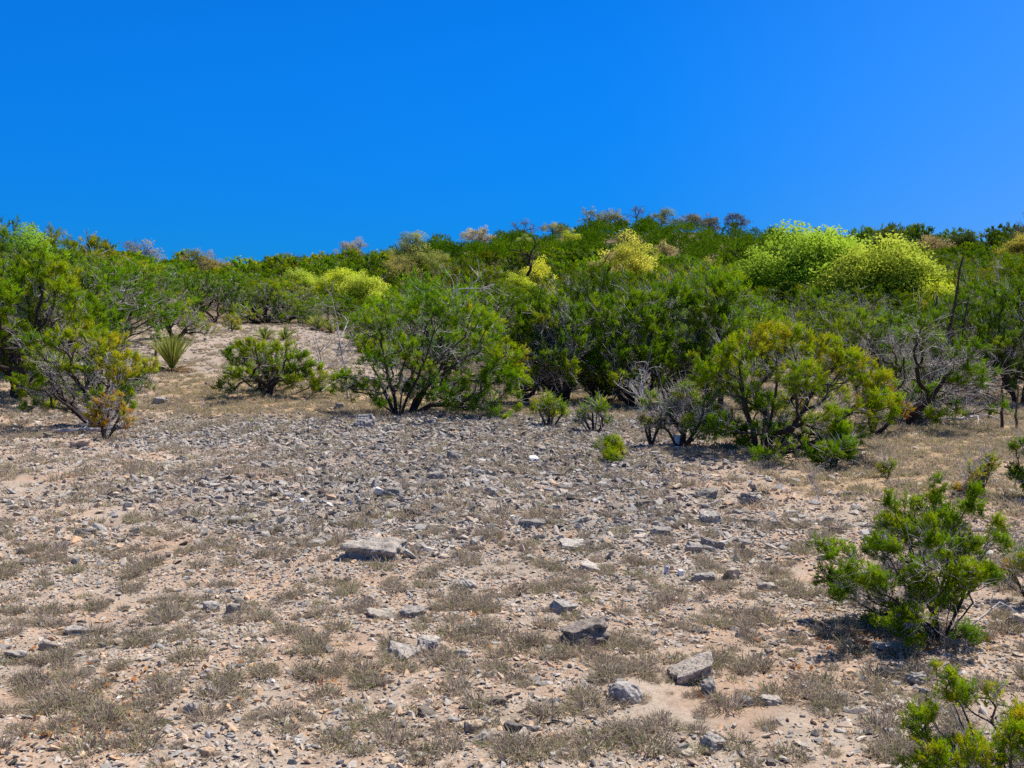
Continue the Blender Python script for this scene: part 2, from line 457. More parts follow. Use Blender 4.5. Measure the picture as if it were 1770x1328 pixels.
# ------------------------------------------------------------------ tree growth
def grow(rng, tips, stems, seg, kpath=0.3, wig=0.06, lift=0.15):
    cap = 200 + len(tips) * 14 + sum(len(s) for s in stems) * 8
    pos = np.zeros((cap, 3)); dr = np.zeros((cap, 3)); par = np.full(cap, -1); pl = np.zeros(cap); ok = np.ones(cap, bool)
    n = 0
    for st in stems:
        st = np.array(st, float); prev = -1
        for a in range(len(st)):
            steps = 1 if a == 0 else max(1, int(np.linalg.norm(st[a] - st[a - 1]) / seg))
            for q in range(steps):
                p = st[0] if a == 0 else st[a - 1] + (st[a] - st[a - 1]) * (q + 1) / steps + (rng.normal(0, wig * seg, 3) if q < steps - 1 else 0)
                pos[n] = p; par[n] = prev
                if prev >= 0:
                    dr[n] = norm(p - pos[prev]); pl[n] = pl[prev] + np.linalg.norm(p - pos[prev])
                else: dr[n] = (0, 0, 1)
                prev = n; n += 1
    tipn = np.zeros(len(tips), int)
    for t in np.argsort(np.linalg.norm(tips, axis=1)):
        v = tips[t] - pos[:n]; dist = np.linalg.norm(v, axis=1) + 1e-6
        cs = (v * dr[:n]).sum(1) / dist
        cost = dist * (1.5 - 0.5 * cs) + kpath * pl[:n]
        j = int(np.argmin(cost)); D = dist[j]
        steps = int(np.clip(D / seg, 2, 9))
        c1 = pos[j] + dr[j] * D * 0.35 + np.array([0, 0, -lift * D * 0.3])
        prev = j
        for q in range(1, steps + 1):
            s = q / steps
            p = (1 - s) ** 2 * pos[j] + 2 * s * (1 - s) * c1 + s * s * tips[t]
            if q < steps: p = p + rng.normal(0, wig * D / steps * 1.6, 3)
            if n >= cap: break
            pos[n] = p; par[n] = prev; dr[n] = norm(p - pos[prev]); pl[n] = pl[prev] + np.linalg.norm(p - pos[prev])
            prev = n; n += 1
        tipn[t] = prev
    cnt = np.zeros(n); 
    for t in tipn: cnt[t] += 1
    for i in range(n - 1, -1, -1):
        if par[i] >= 0: cnt[par[i]] += cnt[i]
    return pos[:n], dr[:n], par[:n], np.maximum(cnt, 1), tipn

def dome_lobes(rng, W, H, cx=0.0, dep=None, n=14, low=0.12, rr=0.18):
    dep = dep or W
    L = []
    for i in range(n):
        r = math.sqrt((i + .5) / n); a = i * 2.399 + rng.uniform(-.4, .4)
        hx = cx + W / 2 * .80 * r * math.cos(a); hy = dep / 2 * .80 * r * math.sin(a)
        top = H * math.sqrt(max(.05, 1 - (r * .86) ** 2))
        s = rng.uniform(.8, 1.3)
        L.append((hx, hy, max(H * low + H * rr * .5, top - H * rr * s * .9), W * rr * s, dep * rr * s, H * rr * s, rng.normal(0, .07)))
        if r > .5 and rng.random() < .6:
            L.append((cx + (hx - cx) * 1.02, hy * 1.02, H * rng.uniform(low + .1, .45), W * rr * s * .8, dep * rr * s * .8, H * rr * .7 * s, rng.normal(-.04, .07)))
    return L
def px_lobes(rng, base_uv, lst, dist, dep, back=0.6):
    """lobes given where the photograph shows them, given depth round the trunk"""
    s = dist / FPX; u0, v0 = base_uv; L = []
    us = [q[0] for q in lst]; uc, uw = (min(us) + max(us)) / 2, (max(us) - min(us)) / 2 + 20
    for q in lst:
        u, v, ru, rv = q[:4]; tn = q[4] if len(q) > 4 else 0.0
        span = dep / 2 * math.sqrt(max(.1, 1 - ((u - uc) / uw) ** 2))
        y = rng.uniform(-1, .6) * span
        L.append(((u - u0) * s, y, (v0 - v) * s, ru * s, ru * s, rv * s, tn + rng.normal(0, .04)))
        if rng.random() < back:
            L.append(((u - u0 + rng.uniform(-15, 15)) * s, span * rng.uniform(.3, 1), (v0 - v + rng.uniform(-15, 6)) * s, ru * s, ru * s, rv * s, tn + rng.normal(0, .05)))
    return L
def sample_lobes(rng, lobes, n, shell=.45):
    A = np.array(lobes); w = A[:, 3] * A[:, 5] + 1e-6; w = w / w.sum()
    k = rng.choice(len(A), n, p=w)
    d = norm(rng.normal(0, 1, (n, 3)) + np.array([0, 0, .25])); s = shell + (1 - shell) * rng.random(n) ** .6
    P = A[k, :3] + d * A[k, 3:6] * s[:, None]
    return P, k, A[k, 6], d

def juniper_data(seed, lobes, stems, n_tip, n_bare, spr, slen, per_tip=3, seg=.16, rtip=.0028, tint0=.42, tvar=.12, kpath=.3, tw_len=.22, spread=.34, zmin=.04, fine_twigs=5, upw=.4, back_hop=.16, rexp=.50):
    rng = np.random.default_rng(seed)
    P, k, lt, od = sample_lobes(rng, lobes, n_tip)
    B, kb, _, ob = sample_lobes(rng, lobes, n_bare, .1)
    ctr = np.array([np.mean([q[0] for q in lobes]), np.mean([q[1] for q in lobes]), 0])
    B = ctr + (B - ctr) * rng.uniform(.62, 1.0, (n_bare, 1))
    tips = np.concatenate([P, B]); tips[:, 2] = np.maximum(tips[:, 2], zmin)
    isb = np.arange(len(tips)) >= n_tip
    pos, dr, par, cnt, tn = grow(rng, tips, stems, seg, kpath)
    rad = rtip * cnt ** rexp
    e = np.where(par >= 0)[0]
    thick = rad[e] > rtip * 3.2
    rmax = rad.max()
    def tb(idx, kk):
        r1 = rad[idx]; r0 = np.minimum(rad[par[idx]], r1 * 1.35)
        V, F = tubes(pos[par[idx]], pos[idx], r0, r1, kk)
        t = np.clip(.72 - np.log(r1 / rtip) / np.log(14), 0, 1)
        return V, F, np.repeat(t, 2 * kk)
    big = e[rad[e] > rtip * 7]; med = e[(rad[e] <= rtip * 7) & thick]; thin = e[~thick]
    trunk = [tb(q, kk) for q, kk in ((big, 8), (med, 5)) if len(q)]
    twigs = [tb(thin, 3)] if len(thin) else []
    # bleached twiglets at the bare tips
    bt = tn[isb]
    if len(bt) and fine_twigs:
        bb = np.repeat(bt, fine_twigs)
        d0 = norm(dr[bb] + rng.normal(0, .55, (len(bb), 3)) + np.array([0, 0, .3])); L = tw_len * rng.uniform(.4, 1.2, len(bb))
        m = pos[bb] + d0 * L[:, None] * .5; d1 = norm(d0 + rng.normal(0, .35, (len(bb), 3)) + np.array([0, 0, .15]))
        q = m + d1 * L[:, None] * .6
        for a, b, ra, rb in ((pos[bb], m, rtip * .95, rtip * .75), (m, q, rtip * .75, rtip * .4)):
            V, F = tubes(a, b, np.full(len(bb), ra), np.full(len(bb), rb), 3)
            twigs.append((V, F, np.repeat(rng.uniform(.55, 1, len(bb)), 6)))
    # foliage
    ft = tn[~isb]
    idx = np.repeat(np.arange(n_tip), per_tip)
    nd = ft[idx]
    for hop in range(2):
        nd = np.where((rng.random(len(nd)) < back_hop) & (par[nd] > 0), par[nd], nd)
    ax = norm(dr[nd] * .55 + od[idx] * .5 + np.array([0, 0, upw]) + rng.normal(0, .42, (len(nd), 3)))
    pp = pos[nd] + rng.normal(0, 1, (len(nd), 3)) * slen * spread * .62 - ax * slen * .35
    pp[:, 2] = np.maximum(pp[:, 2], .03)
    # patches of yellow and orange male cones: low frequency in space
    ph = rng.uniform(0, 6.28, 6); fr = rng.normal(0, 2.2 / max(.3, np.ptp(tips[:, 0])), (3, 3)) * 2.4
    low = sum(np.sin((P @ fr[q]) * 2.6 + ph[q]) for q in range(3)) / 3
    tt = tint0 + lt + tvar * low + rng.normal(0, tvar * .5, n_tip)
    fol = scatter(spr, rng, pp, frames(ax, rng.uniform(0, 6.28, len(nd))), slen * rng.uniform(.7, 1.25, len(nd)), tt[idx] + rng.normal(0, .05, len(nd)), .03,
                  pos[ft[idx]] - np.array([0, 0, slen * .35]), od[idx])
    return trunk, twigs, fol

def make_tree(name, data, loc, label, cat, group=None, fmat=None, tone=(1, 1, 1, 1), rz=0.0, bark=None):
    t = thing(name, label, cat, loc, group, rz)
    trunk, twigs, fol = data
    if trunk: link('trunk', mesh_np(name + '_trunk', trunk, bark or M_BARK, True), t)
    if twigs: link('bare_twigs', mesh_np(name + '_twigs', twigs, bark or M_BARK, True), t)
    if fol:
        c = link('crown', mesh_np(name + '_crown', fol, fmat or M_JUN), t); c.color = tone
    return t

def dist_of(p): return float(p[1])

# ------------------------------------------------------------------ GROUND
def make_ground():
    rr = [0.0, 0.6]
    while rr[-1] < 900: rr.append(rr[-1] * (1.011 if 2.8 < rr[-1] < 26 else (1.02 if rr[-1] < 200 and rr[-1] > 2 else 1.09)))
    rr = np.array(rr[1:])
    front = np.arange(-40, 40.01, 0.2)
    rest = np.arange(42, 318, 2.0)
    ang = np.radians(np.concatenate([front, rest]))
    Rg, Ag = np.meshgrid(rr, ang, indexing='ij')
    X, Y = Rg * np.sin(Ag), Rg * np.cos(Ag)
    Z = terrain(X, Y)
    nr, na = X.shape
    V = np.stack([X, Y, Z], -1).reshape(-1, 3)
    i = np.arange(nr - 1)[:, None] * na; j = np.arange(na)[None, :]; j2 = (j + 1) % na
    F = np.stack([i + j, i + j2, i + na + j2, i + na + j], -1).reshape(-1, 4)[:, ::-1]
    V2 = np.concatenate([V[:na], [[0, 0, float(terrain(0.0, 0.0))]]])
    F2 = np.stack([np.full(na, na), (np.arange(na) + 1) % na, np.arange(na)], -1)
    me = mesh_np("ground", [(V, F, None), (V2, F2, None)], M_GROUND, True)
    V = np.concatenate([V, V2])
    rgb = soil_rgb(V[:, 0], V[:, 1])
    ca = me.attributes.new("soil", 'FLOAT_COLOR', 'POINT')
    ca.data.foreach_set("color", np.concatenate([rgb, np.ones((len(V), 1))], 1).astype(np.float32).ravel())
    return tag(link("ground", me), kind='structure')
make_ground()

# ------------------------------------------------------------------ GRAVEL (countless small stones)
def hull_stone(seed, npts, box=0.0, flat=0.6):
    rng = np.random.default_rng(seed)
    bm = bmesh.new()
    for i in range(npts):
        p = norm(rng.normal(0, 1, 3)) * rng.uniform(.75, 1.0)
        if box: p = p * (1 - box) + np.sign(p) * np.array([.8, .8, .8]) * box
        bm.verts.new(p * np.array([1, .8, flat]) * .5)
    r = bmesh.ops.convex_hull(bm, input=bm.verts[:])
    bmesh.ops.delete(bm, geom=[v for v in bm.verts if not v.link_faces], context='VERTS')
    bmesh.ops.triangulate(bm, faces=bm.faces[:])
    bmesh.ops.recalc_face_normals(bm, faces=bm.faces[:])
    bm.verts.index_update()
    V = np.array([v.co[:] for v in bm.verts]); F = np.array([[v.index for v in f.verts] for f in bm.faces])
    bm.free()
    return V, F, None
STONES = [hull_stone(900 + i, 9 + i % 4, .25 * (i % 2), .55 + .1 * (i % 3)) for i in range(10)]

def area_points(rng, n, y0, y1, umax=.60, pw=1.0):
    y = (y0 ** (2 * pw) + rng.random(n) * (y1 ** (2 * pw) - y0 ** (2 * pw))) ** (1 / (2 * pw))
    x = y * rng.uniform(-umax, umax, n)
    return x, y
def make_gravel():
    rng = np.random.default_rng(5)
    X, Y, S = [], [], []
    for n, y0, y1, s0, s1, base in ((95000, 3.1, 7.0, .006, .026, .75), (46000, 3.1, 8, .02, .055, .6), (100000, 6.6, 12.5, .012, .04, .55), (60000, 12, 18.5, .02, .065, .45), (34000, 6.6, 18, .045, .12, .30), (26000, 17, 40, .04, .14, .8)):
        x, y = area_points(rng, n, y0, y1)
        r = rocky(x, y); cl = fbm(x / .8, y / .8, 61)
        pr = (base + (1 - base) * r) * sm(.15, .6, cl + .3 * r) * (1 - .75 * tan_grass(x, y)) * (1 - .6 * litter(x, y))
        k = rng.random(n) < pr
        X.append(x[k]); Y.append(y[k]); S.append(s0 * (s1 / s0) ** (rng.random(k.sum()) ** 1.6))
    x, y, s = map(np.concatenate, (X, Y, S))
    n = len(x)
    ax = norm(rng.normal(0, .35, (n, 3)) + np.array([0, 0, 1]))
    sc = s[:, None] * np.stack([rng.uniform(.9, 1.6, n), rng.uniform(.8, 1.2, n), rng.uniform(.5, 1.1, n)], 1)
    pos = np.stack([x, y, terrain(x, y) + .12 * s], 1)
    r = rocky(x, y)
    tint = np.clip(rng.normal(.66 - .24 * r - .08 * sm(.03, .07, s), .22, n), .02, .93)
    tint[rng.random(n) < .012] = 1.0
    ch = scatter(STONES, rng, pos, frames(ax, rng.uniform(0, 6.28, n)), sc, tint, .04)
    o = link("gravel", mesh_np("gravel", ch, M_GRAVEL))
    tag(o, "loose grey and tan gravel strewn over the clearing", "gravel", kind='stuff')
make_gravel()

# ------------------------------------------------------------------ ROCKS
def rock_mesh(name, seed, size, boxy=.3, npts=16, sub=2, rough=.035, mat=None, bev=.05):
    rng = np.random.default_rng(seed)
    bm = bmesh.new()
    sx, sy, sz = size
    for i in range(npts):
        p = norm(rng.normal(0, 1, 3))
        q = np.sign(p) * rng.uniform(.62, 1.0, 3)
        p = p * (1 - boxy) + q * boxy
        bm.verts.new(p * .5)
    bmesh.ops.convex_hull(bm, input=bm.verts[:])
    bmesh.ops.delete(bm, geom=[v for v in bm.verts if not v.link_faces], context='VERTS')
    bmesh.ops.dissolve_limit(bm, angle_limit=RAD(12), verts=bm.verts[:], edges=bm.edges[:])
    bmesh.ops.bevel(bm, geom=bm.edges[:], offset=bev, segments=1, affect='EDGES', clamp_overlap=True)
    bmesh.ops.triangulate(bm, faces=bm.faces[:])
    for q in range(sub):
        lng = [e for e in bm.edges if e.calc_length() > .16 / (q + 1)]
        bmesh.ops.subdivide_edges(bm, edges=lng, cuts=1, use_grid_fill=True)
        bmesh.ops.triangulate(bm, faces=[f for f in bm.faces if len(f.verts) > 3])
    bm.normal_update()
    f1 = rng.normal(0, 7, (4, 3)); f2 = rng.normal(0, 19, (4, 3)); ph = rng.uniform(0, 6.28, 8)
    for v in bm.verts:
        c = np.array(v.co)
        dsp = sum(math.sin(c @ f1[q] + ph[q]) for q in range(4)) * .25 + sum(math.sin(c @ f2[q] + ph[q + 4]) for q in range(4)) * .14
        v.co += v.normal * dsp * rough
    bmesh.ops.scale(bm, vec=(sx, sy, sz), verts=bm.verts[:])
    zl = min(v.co.z for v in bm.verts)
    bmesh.ops.translate(bm, vec=(0, 0, -zl), verts=bm.verts[:])
    bmesh.ops.recalc_face_normals(bm, faces=bm.faces[:])
    me = bpy.data.meshes.new(name); bm.to_mesh(me); bm.free()
    me.materials.append(mat or M_ROCK)
    return me

HERO_ROCKS = [
 # u, v(base), w px, h px, depth ratio, boxy, tilt(x,y,z deg), tone, label, buried
 (645, 966, 110, 38, .62, .85, (8, 3, -16), (1.0, .96, .92), "largest flat-topped grey limestone slab in the left middle of the stony clearing", .15),
 (1015, 1118, 86, 46, .7, .7, (0, -8, 20), (.72, .66, .62), "dark jagged limestone rock with an orange broken end right of centre", .1),
 (1205, 1180, 96, 27, .6, .75, (6, -20, 8), (1.1, 1.02, .95), "tilted flat boulder propped up on a round stone", -.25),
 (1228, 1203, 38, 40, .9, .2, (0, 0, 40), (.75, .74, .76), "round grey stone tucked under the tilted flat boulder", .1),
 (1082, 1216, 68, 46, .8, .4, (0, 6, 10), (1.1, 1.08, 1.1), "rounded blue-grey boulder left of the propped boulder", .15),
 (683, 1140, 80, 34, .8, .6, (4, 12, -25), (1.0, .97, .94), "long sloping grey rock half sunk in soil beside a paler one", .3),
 (735, 1127, 54, 34, .8, .5, (0, 6, 15), (1.2, 1.15, 1.12), "pale angular rock touching the long sloping grey rock", .15),
 (800, 1137, 34, 22, .8, .3, (0, 0, 0), (1.25, 1.2, 1.15), "small pale rounded rock right of the pale angular rock", .2),
 (811, 1095, 32, 22, .8, .4, (0, 0, 30), (.95, .95, .98), "small blue-grey rock above the pale rounded rock", .1),
 (655, 1068, 52, 22, .9, .7, (3, 5, 10), (1.15, 1.1, 1.02), "flat tan slab lying next to a dark weathered slab", .4),
 (712, 1067, 56, 26, .9, .6, (3, -5, -10), (.85, .82, .8), "dark weathered slab lying next to a flat tan slab", .35),
 (972, 1062, 46, 28, .8, .5, (0, 10, 20), (1.05, 1.03, 1.03), "wedge-shaped grey rock above the dark jagged rock", .2),
 (802, 1018, 38, 22, .8, .5, (0, 10, -15), (1.1, 1.08, 1.06), "pointed pale grey rock in the centre of the clearing", .2),
 (1025, 986, 56, 24, .9, .6, (4, 8, -20), (1.2, 1.16, 1.12), "broad flat pale slab right of the centre of the clearing", .4),
 (990, 947, 56, 18, .9, .7, (4, 5, 10), (1.2, 1.18, 1.14), "thin flat pale slab above the broad flat pale slab", .4),
 (1234, 950, 44, 22, .8, .6, (0, 8, -10), (.75, .73, .72), "dark grey block with a white stone on its right corner", .1),
 (1216, 1008, 46, 22, .7, .8, (0, 0, -8), (1.0, .98, .97), "rectangular grey block left of a squarer tan block", .15),
 (1263, 1003, 32, 24, .9, .8, (0, 0, 20), (1.25, 1.15, 1.02), "squarish tan block right of a rectangular grey block", .15),
 (1200, 957, 32, 22, .8, .4, (0, 5, 0), (1.0, .98, .98), "grey stone with an orange base beside the dark grey block", .1),
 (1229, 905, 42, 26, .8, .5, (0, 0, 15), (1.15, 1.12, 1.1), "pale grey rock above the dark grey block", .2),
 (1225, 862, 42, 20, .8, .6, (4, -6, 0), (.75, .73, .7), "dark flat rock left of a pointed slate-grey rock", .1),
 (1297, 874, 42, 22, .7, .6, (0, 12, -10), (.85, .84, .85), "pointed slate-grey rock below the big yellowish juniper", .1),
 (921, 914, 52, 20, .8, .5, (0, 0, 10), (.75, .75, .76), "cluster-like dark rock in the gravel right of centre", .2),
 (1140, 926, 34, 20, .8, .5, (0, 10, 10), (1.0, .98, .96), "grey stone lying between the dark rock and pale grey rock", .2),
 (818, 1266, 40, 26, .8, .4, (0, 8, 10), (1.25, 1.05, .82), "orange-sided stone in a group of three near the bottom edge", .1),
 (836, 1252, 28, 20, .8, .4, (0, 0, 30), (1.0, .98, .98), "smallest grey stone in a group of three near the bottom edge", .05),
 (834, 1287, 36, 30, .85, .3, (0, 0, 50), (.95, .92, .88), "front round stone in a group of three near the bottom edge", .1),
 (1230, 1300, 50, 36, .8, .3, (0, 14, 30), (1.05, 1.02, 1.0), "egg-shaped grey stone near the bottom edge right of centre", .15),
 (1196, 1310, 40, 22, .9, .5, (0, 0, 0), (1.2, 1.12, 1.02), "low tan stone just left of the egg-shaped grey stone", .3),
 (1332, 1219, 42, 22, .8, .5, (0, 8, 10), (1.1, 1.06, 1.02), "tan-grey flat stone beside a small cubic dark stone", .2),
 (1291, 1221, 24, 24, .9, .7, (0, 0, 15), (.8, .8, .8), "small cubic dark stone beside a tan-grey flat stone", .1),
 (362, 1056, 38, 24, .8, .3, (0, 10, 0), (1.1, 1.08, 1.1), "smooth blue-grey rock behind a grass clump on the left", .2),
 (401, 1062, 28, 22, .8, .6, (0, 0, 30), (.8, .76, .72), "small dark angular rock right of the smooth blue-grey rock", .1),
 (20, 1141, 46, 26, .8, .3, (0, 8, 0), (1.1, 1.05, 1.0), "rounded grey rock cut by the left edge of the photo", .15),
 (84, 1124, 36, 22, .8, .6, (4, 0, 0), (1.0, .94, .86), "flat-topped tan rock right of the rounded grey rock", .15),
 (130, 1100, 56, 24, .9, .4, (0, 6, 0), (1.0, .98, .98), "broad sunken grey rock behind dry grass at the left", .4),
 (366, 1199, 42, 18, .9, .6, (0, 8, -20), (1.1, 1.08, 1.08), "flat grey slab in bare pink soil at lower left", .3),
 (328, 1236, 30, 28, .9, .4, (0, 0, 10), (1.1, 1.08, 1.1), "blue-grey knobbly stone beside the lower left grass clumps", .1),
 (360, 1309, 26, 20, .9, .8, (0, 0, 8), (1.3, 1.0, .72), "peach-coloured squarish stone near the bottom left", .15),
 (407, 907, 28, 16, .8, .4, (0, 0, 20), (1.05, 1.03, 1.03), "grey angular stone in the pink soil left of the big slab", .1),
 (463, 809, 28, 15, .8, .5, (0, 0, 10), (.9, .9, .9), "grey stone in the gravel below the small round juniper", .1),
 (784, 798, 30, 22, .8, .5, (0, 8, 10), (.8, .8, .8), "dark angular rock in the gravel below the main juniper", .1),
 (677, 859, 36, 19, .8, .5, (0, 8, 10), (.75, .74, .72), "dark rock right of a bright white stone in the gravel", .1),
 (755, 828, 34, 16, .8, .6, (0, -8, 0), (.85, .84, .82), "dark flat rock right of centre in the upper gravel", .1),
 (846, 859, 30, 17, .8, .5, (0, 8, 0), (1.0, .98, .97), "angular grey rock above the centre of the clearing", .1),
 (140, 776, 46, 20, .7, .6, (8, -8, 0), (1.3, 1.05, .88), "tan boulder with reddish shaded side below the rusty juniper", .1),
 (628, 740, 40, 30, .8, .4, (0, 8, 10), (1.0, .98, 1.0), "grey boulder in the shade of the main juniper", .1),
 (587, 709, 20, 14, .8, .5, (0, 0, 0), (.8, .8, .8), "small grey rock in tan grass left of the main juniper", .1),
 (275, 699, 24, 16, .8, .6, (0, 8, 0), (1.1, 1.1, 1.12), "grey rock on the slope below the large sotol", .1),
 (1545, 1130, 60, 24, .8, .4, (0, 0, 0), (1.1, 1.1, 1.14), "pitted grey rock in the shadow of the foreground juniper", .2),
 (1588, 1184, 44, 28, .8, .2, (0, 0, 30), (1.0, .98, .98), "pitted rock with a round pebble against it below the foreground juniper", .1),
 (1600, 1203, 22, 18, .9, .2, (0, 0, 0), (.95, .95, 1.0), "round pebble against the pitted rock below the foreground juniper", .1),
 (1572, 1222, 60, 16, 1.0, .6, (3, 6, 0), (1.2, 1.16, 1.12), "flat pale slab behind the bottom right juniper sprays", .45),
 (1545, 1274, 30, 26, .9, .3, (0, 0, 0), (1.0, .97, .95), "grey stone at the left tip of the bottom right juniper", .15),
 (1330, 1022, 40, 22, .9, .3, (0, 8, 0), (1.05, 1.0, .97), "grey stone in the dry grass left of the foreground juniper", .25),
 (1765, 1085, 52, 30, .8, .5, (0, 8, 0), (1.35, 1.2, 1.02), "pale tan boulder at the right edge beside the foreground juniper", .15),
 (1505, 1022, 28, 24, .9, .6, (0, 20, 0), (1.2, 1.14, 1.1), "pale leaning stone left of the foreground juniper foliage", .1),
 (1395, 790, 36, 14, .8, .6, (0, 0, 0), (1.1, 1.08, 1.05), "small grey rock in front of the big yellowish juniper", .1),
]
WHITE_ROCKS = [
 (655, 856, 24, 14, "flat bright white stone left of a dark rock in the gravel"),
 (1172, 772, 24, 20, "bright white rock at the foot of the twiggy shrub"),
 (1154, 994, 12, 18, "upright white chip beside the rectangular grey block"),
 (1178, 996, 12, 14, "second white chip just left of the rectangular grey block"),
 (1250, 943, 16, 10, "white stone on the right corner of the dark grey block"),
 (923, 797, 24, 9, "low white stone in the gravel above centre"),
 (517, 870, 18, 9, "small white stone in the gravel at left of centre"),
]
HERO_AT = []
for q, (u, v, w, h, dp, bx, tilt, tone, lab, bur) in enumerate(HERO_ROCKS):
    p = at(u, v); s = p[1] / FPX
    big = w > 60
    me = rock_mesh('rock', 300 + q, (w * s * 1.05, w * s * dp, h * s * 1.15), bx, 18 if bx > .6 else 16, 4 if big else 3, .085, None, .05)
    o = link('rock', me); o.location = (p[0], p[1] + w * s * dp * .3, p[2] - (bur + .06) * h * s - .01); HERO_AT.append((p[0], p[1] + w * s * dp * .3, w * s))
    o.rotation_euler = tuple(RAD(a) for a in tilt); o.color = (*[min(1.6, c * 1.18) for c in tone], 1)
    tag(o, lab, 'rock')
for q, (u, v, w, h, lab) in enumerate(WHITE_ROCKS):
    p = at(u, v); s = p[1] / FPX
    o = link('white_stone', rock_mesh('white_stone', 400 + q, (w * s, w * s * .8, h * s * 1.2), .5, 14, 1, .04, M_WHITE, .05)); o.location = (p[0], p[1] + w * s * .3, p[2] - .01)
    o.rotation_euler = (0, RAD(8), q); tag(o, lab, 'stone')

ROCK_PROTO = [rock_mesh('rock', 500 + i, (1, .8, .42 + .12 * (i % 3)), .25 + .4 * (i % 2), 13 + i % 5, 2, .08, None, .06) for i in range(12)]
def mid_rocks():
    rng = np.random.default_rng(77)
    cnt = {'near': 0, 'mid': 0, 'slope': 0}
    want = {'near': 70, 'mid': 150, 'slope': 25}
    info = {'near': ("fist-sized loose rock among pink soil and grass in the foreground", "loose rocks scattered over the near pink soil", 3.5, 7.2, .05, .10),
            'mid': ("small loose grey rock in the gravel of the middle clearing", "loose grey rocks in the middle gravel", 7.2, 17.2, .08, .19),
            'slope': ("pale grey rock lying on the open slope around the sotols", "pale rocks on the open sotol slope", 18.5, 34, .14, .30)}
    placed = []
    for key in want:
        lab, grp, y0, y1, s0, s1 = info[key]
        while cnt[key] < want[key]:
            y = math.sqrt(rng.uniform(y0 * y0, y1 * y1)); x = y * rng.uniform(-.53, .53)
            if key == 'slope':
                x = y * rng.uniform(-.37, -.17)
            elif rng.random() > .25 + .75 * float(rocky(x, y)): continue
            if float(tan_grass(x, y)) > .5 and rng.random() < .8: continue
            s = s0 + (s1 - s0) * rng.random() ** 2.4
            if any((x - a) ** 2 + (y - b) ** 2 < (s + c) ** 2 * .36 for a, b, c in placed): continue
            placed.append((x, y, s))
            o = link('loose_rock', ROCK_PROTO[rng.integers(12)])
            o.location = (x, y, float(terrain(x, y)) - .12 * s); o.scale = (s * rng.uniform(.9, 1.4), s, s * rng.uniform(.6, 1.0))
            o.rotation_euler = (rng.normal(0, .12), rng.normal(0, .15), rng.uniform(0, 6.28))
            g = rng.uniform(.7, 1.25); wm = rng.random() * .12
            o.color = (g * (1 + wm), g, g * (1 - wm), 1)
            tag(o, lab, 'rock', grp); cnt[key] += 1
mid_rocks()

# ------------------------------------------------------------------ DRY GRASS
def tuft(rng, nb, rad=.45, h0=.45, h1=1.0, wid=.028, curl=.5, green=.1):
    """a clump of curling blades, unit radius"""
    a = rng.uniform(0, 6.28, nb); r = rad * np.sqrt(rng.random(nb))
    P = np.stack([r * np.cos(a), r * np.sin(a), np.full(nb, -.05)], 1)
    out = np.stack([np.cos(a), np.sin(a), np.zeros(nb)], 1) * (.3 + r[:, None] / rad * .6)
    d = norm(out + np.array([0, 0, 1.0]) + rng.normal(0, .5, (nb, 3)))
    L = rng.uniform(h0, h1, nb)
    m = P + d * L[:, None] * .55
    d2 = norm(d + rng.normal(0, curl, (nb, 3)) + out * .6 - np.array([0, 0, .3]))
    e = m + d2 * L[:, None] * .5
    s = norm(np.cross(d, rng.normal(0, 1, (nb, 3)))) * (wid / 2)
    V = np.stack([P - s, P + s, m + s * .9, m - s * .9, e], 1).reshape(-1, 3)
    b = np.arange(nb)[:, None] * 5
    F = np.concatenate([b + np.array([0, 1, 2]), b + np.array([0, 2, 3]), b + np.array([3, 2, 4])])
    t = np.where(rng.random(nb) < green, .6, rng.uniform(-.25, .3, nb))
    return V, F, np.repeat(t, 5)
_r = np.random.default_rng(21)
TUFT_NEAR = [tuft(_r, 230, .58, .35, 1.05, .034, .95, g) for g in (.08, .14, .2, .32, .14, .06, .26, .16)]
TUFT_FAR = [tuft(_r, 66, .6, .4, 1.0, .055, .7, g) for g in (.05, .1, .15, .22, .1)]
TUFT_TALL = [tuft(_r, 46, .5, .5, 1.5, .05, .35, .03) for _ in range(4)]
def grass_density(x, y):
    c = fbm(x / .33, y / .33, 71, 3); big = fbm(x / 2.4, y / 2.4, 72, 2)
    return sm(.44, .64, c + .7 * (big - .5)) * (1 - .55 * rocky(x, y))

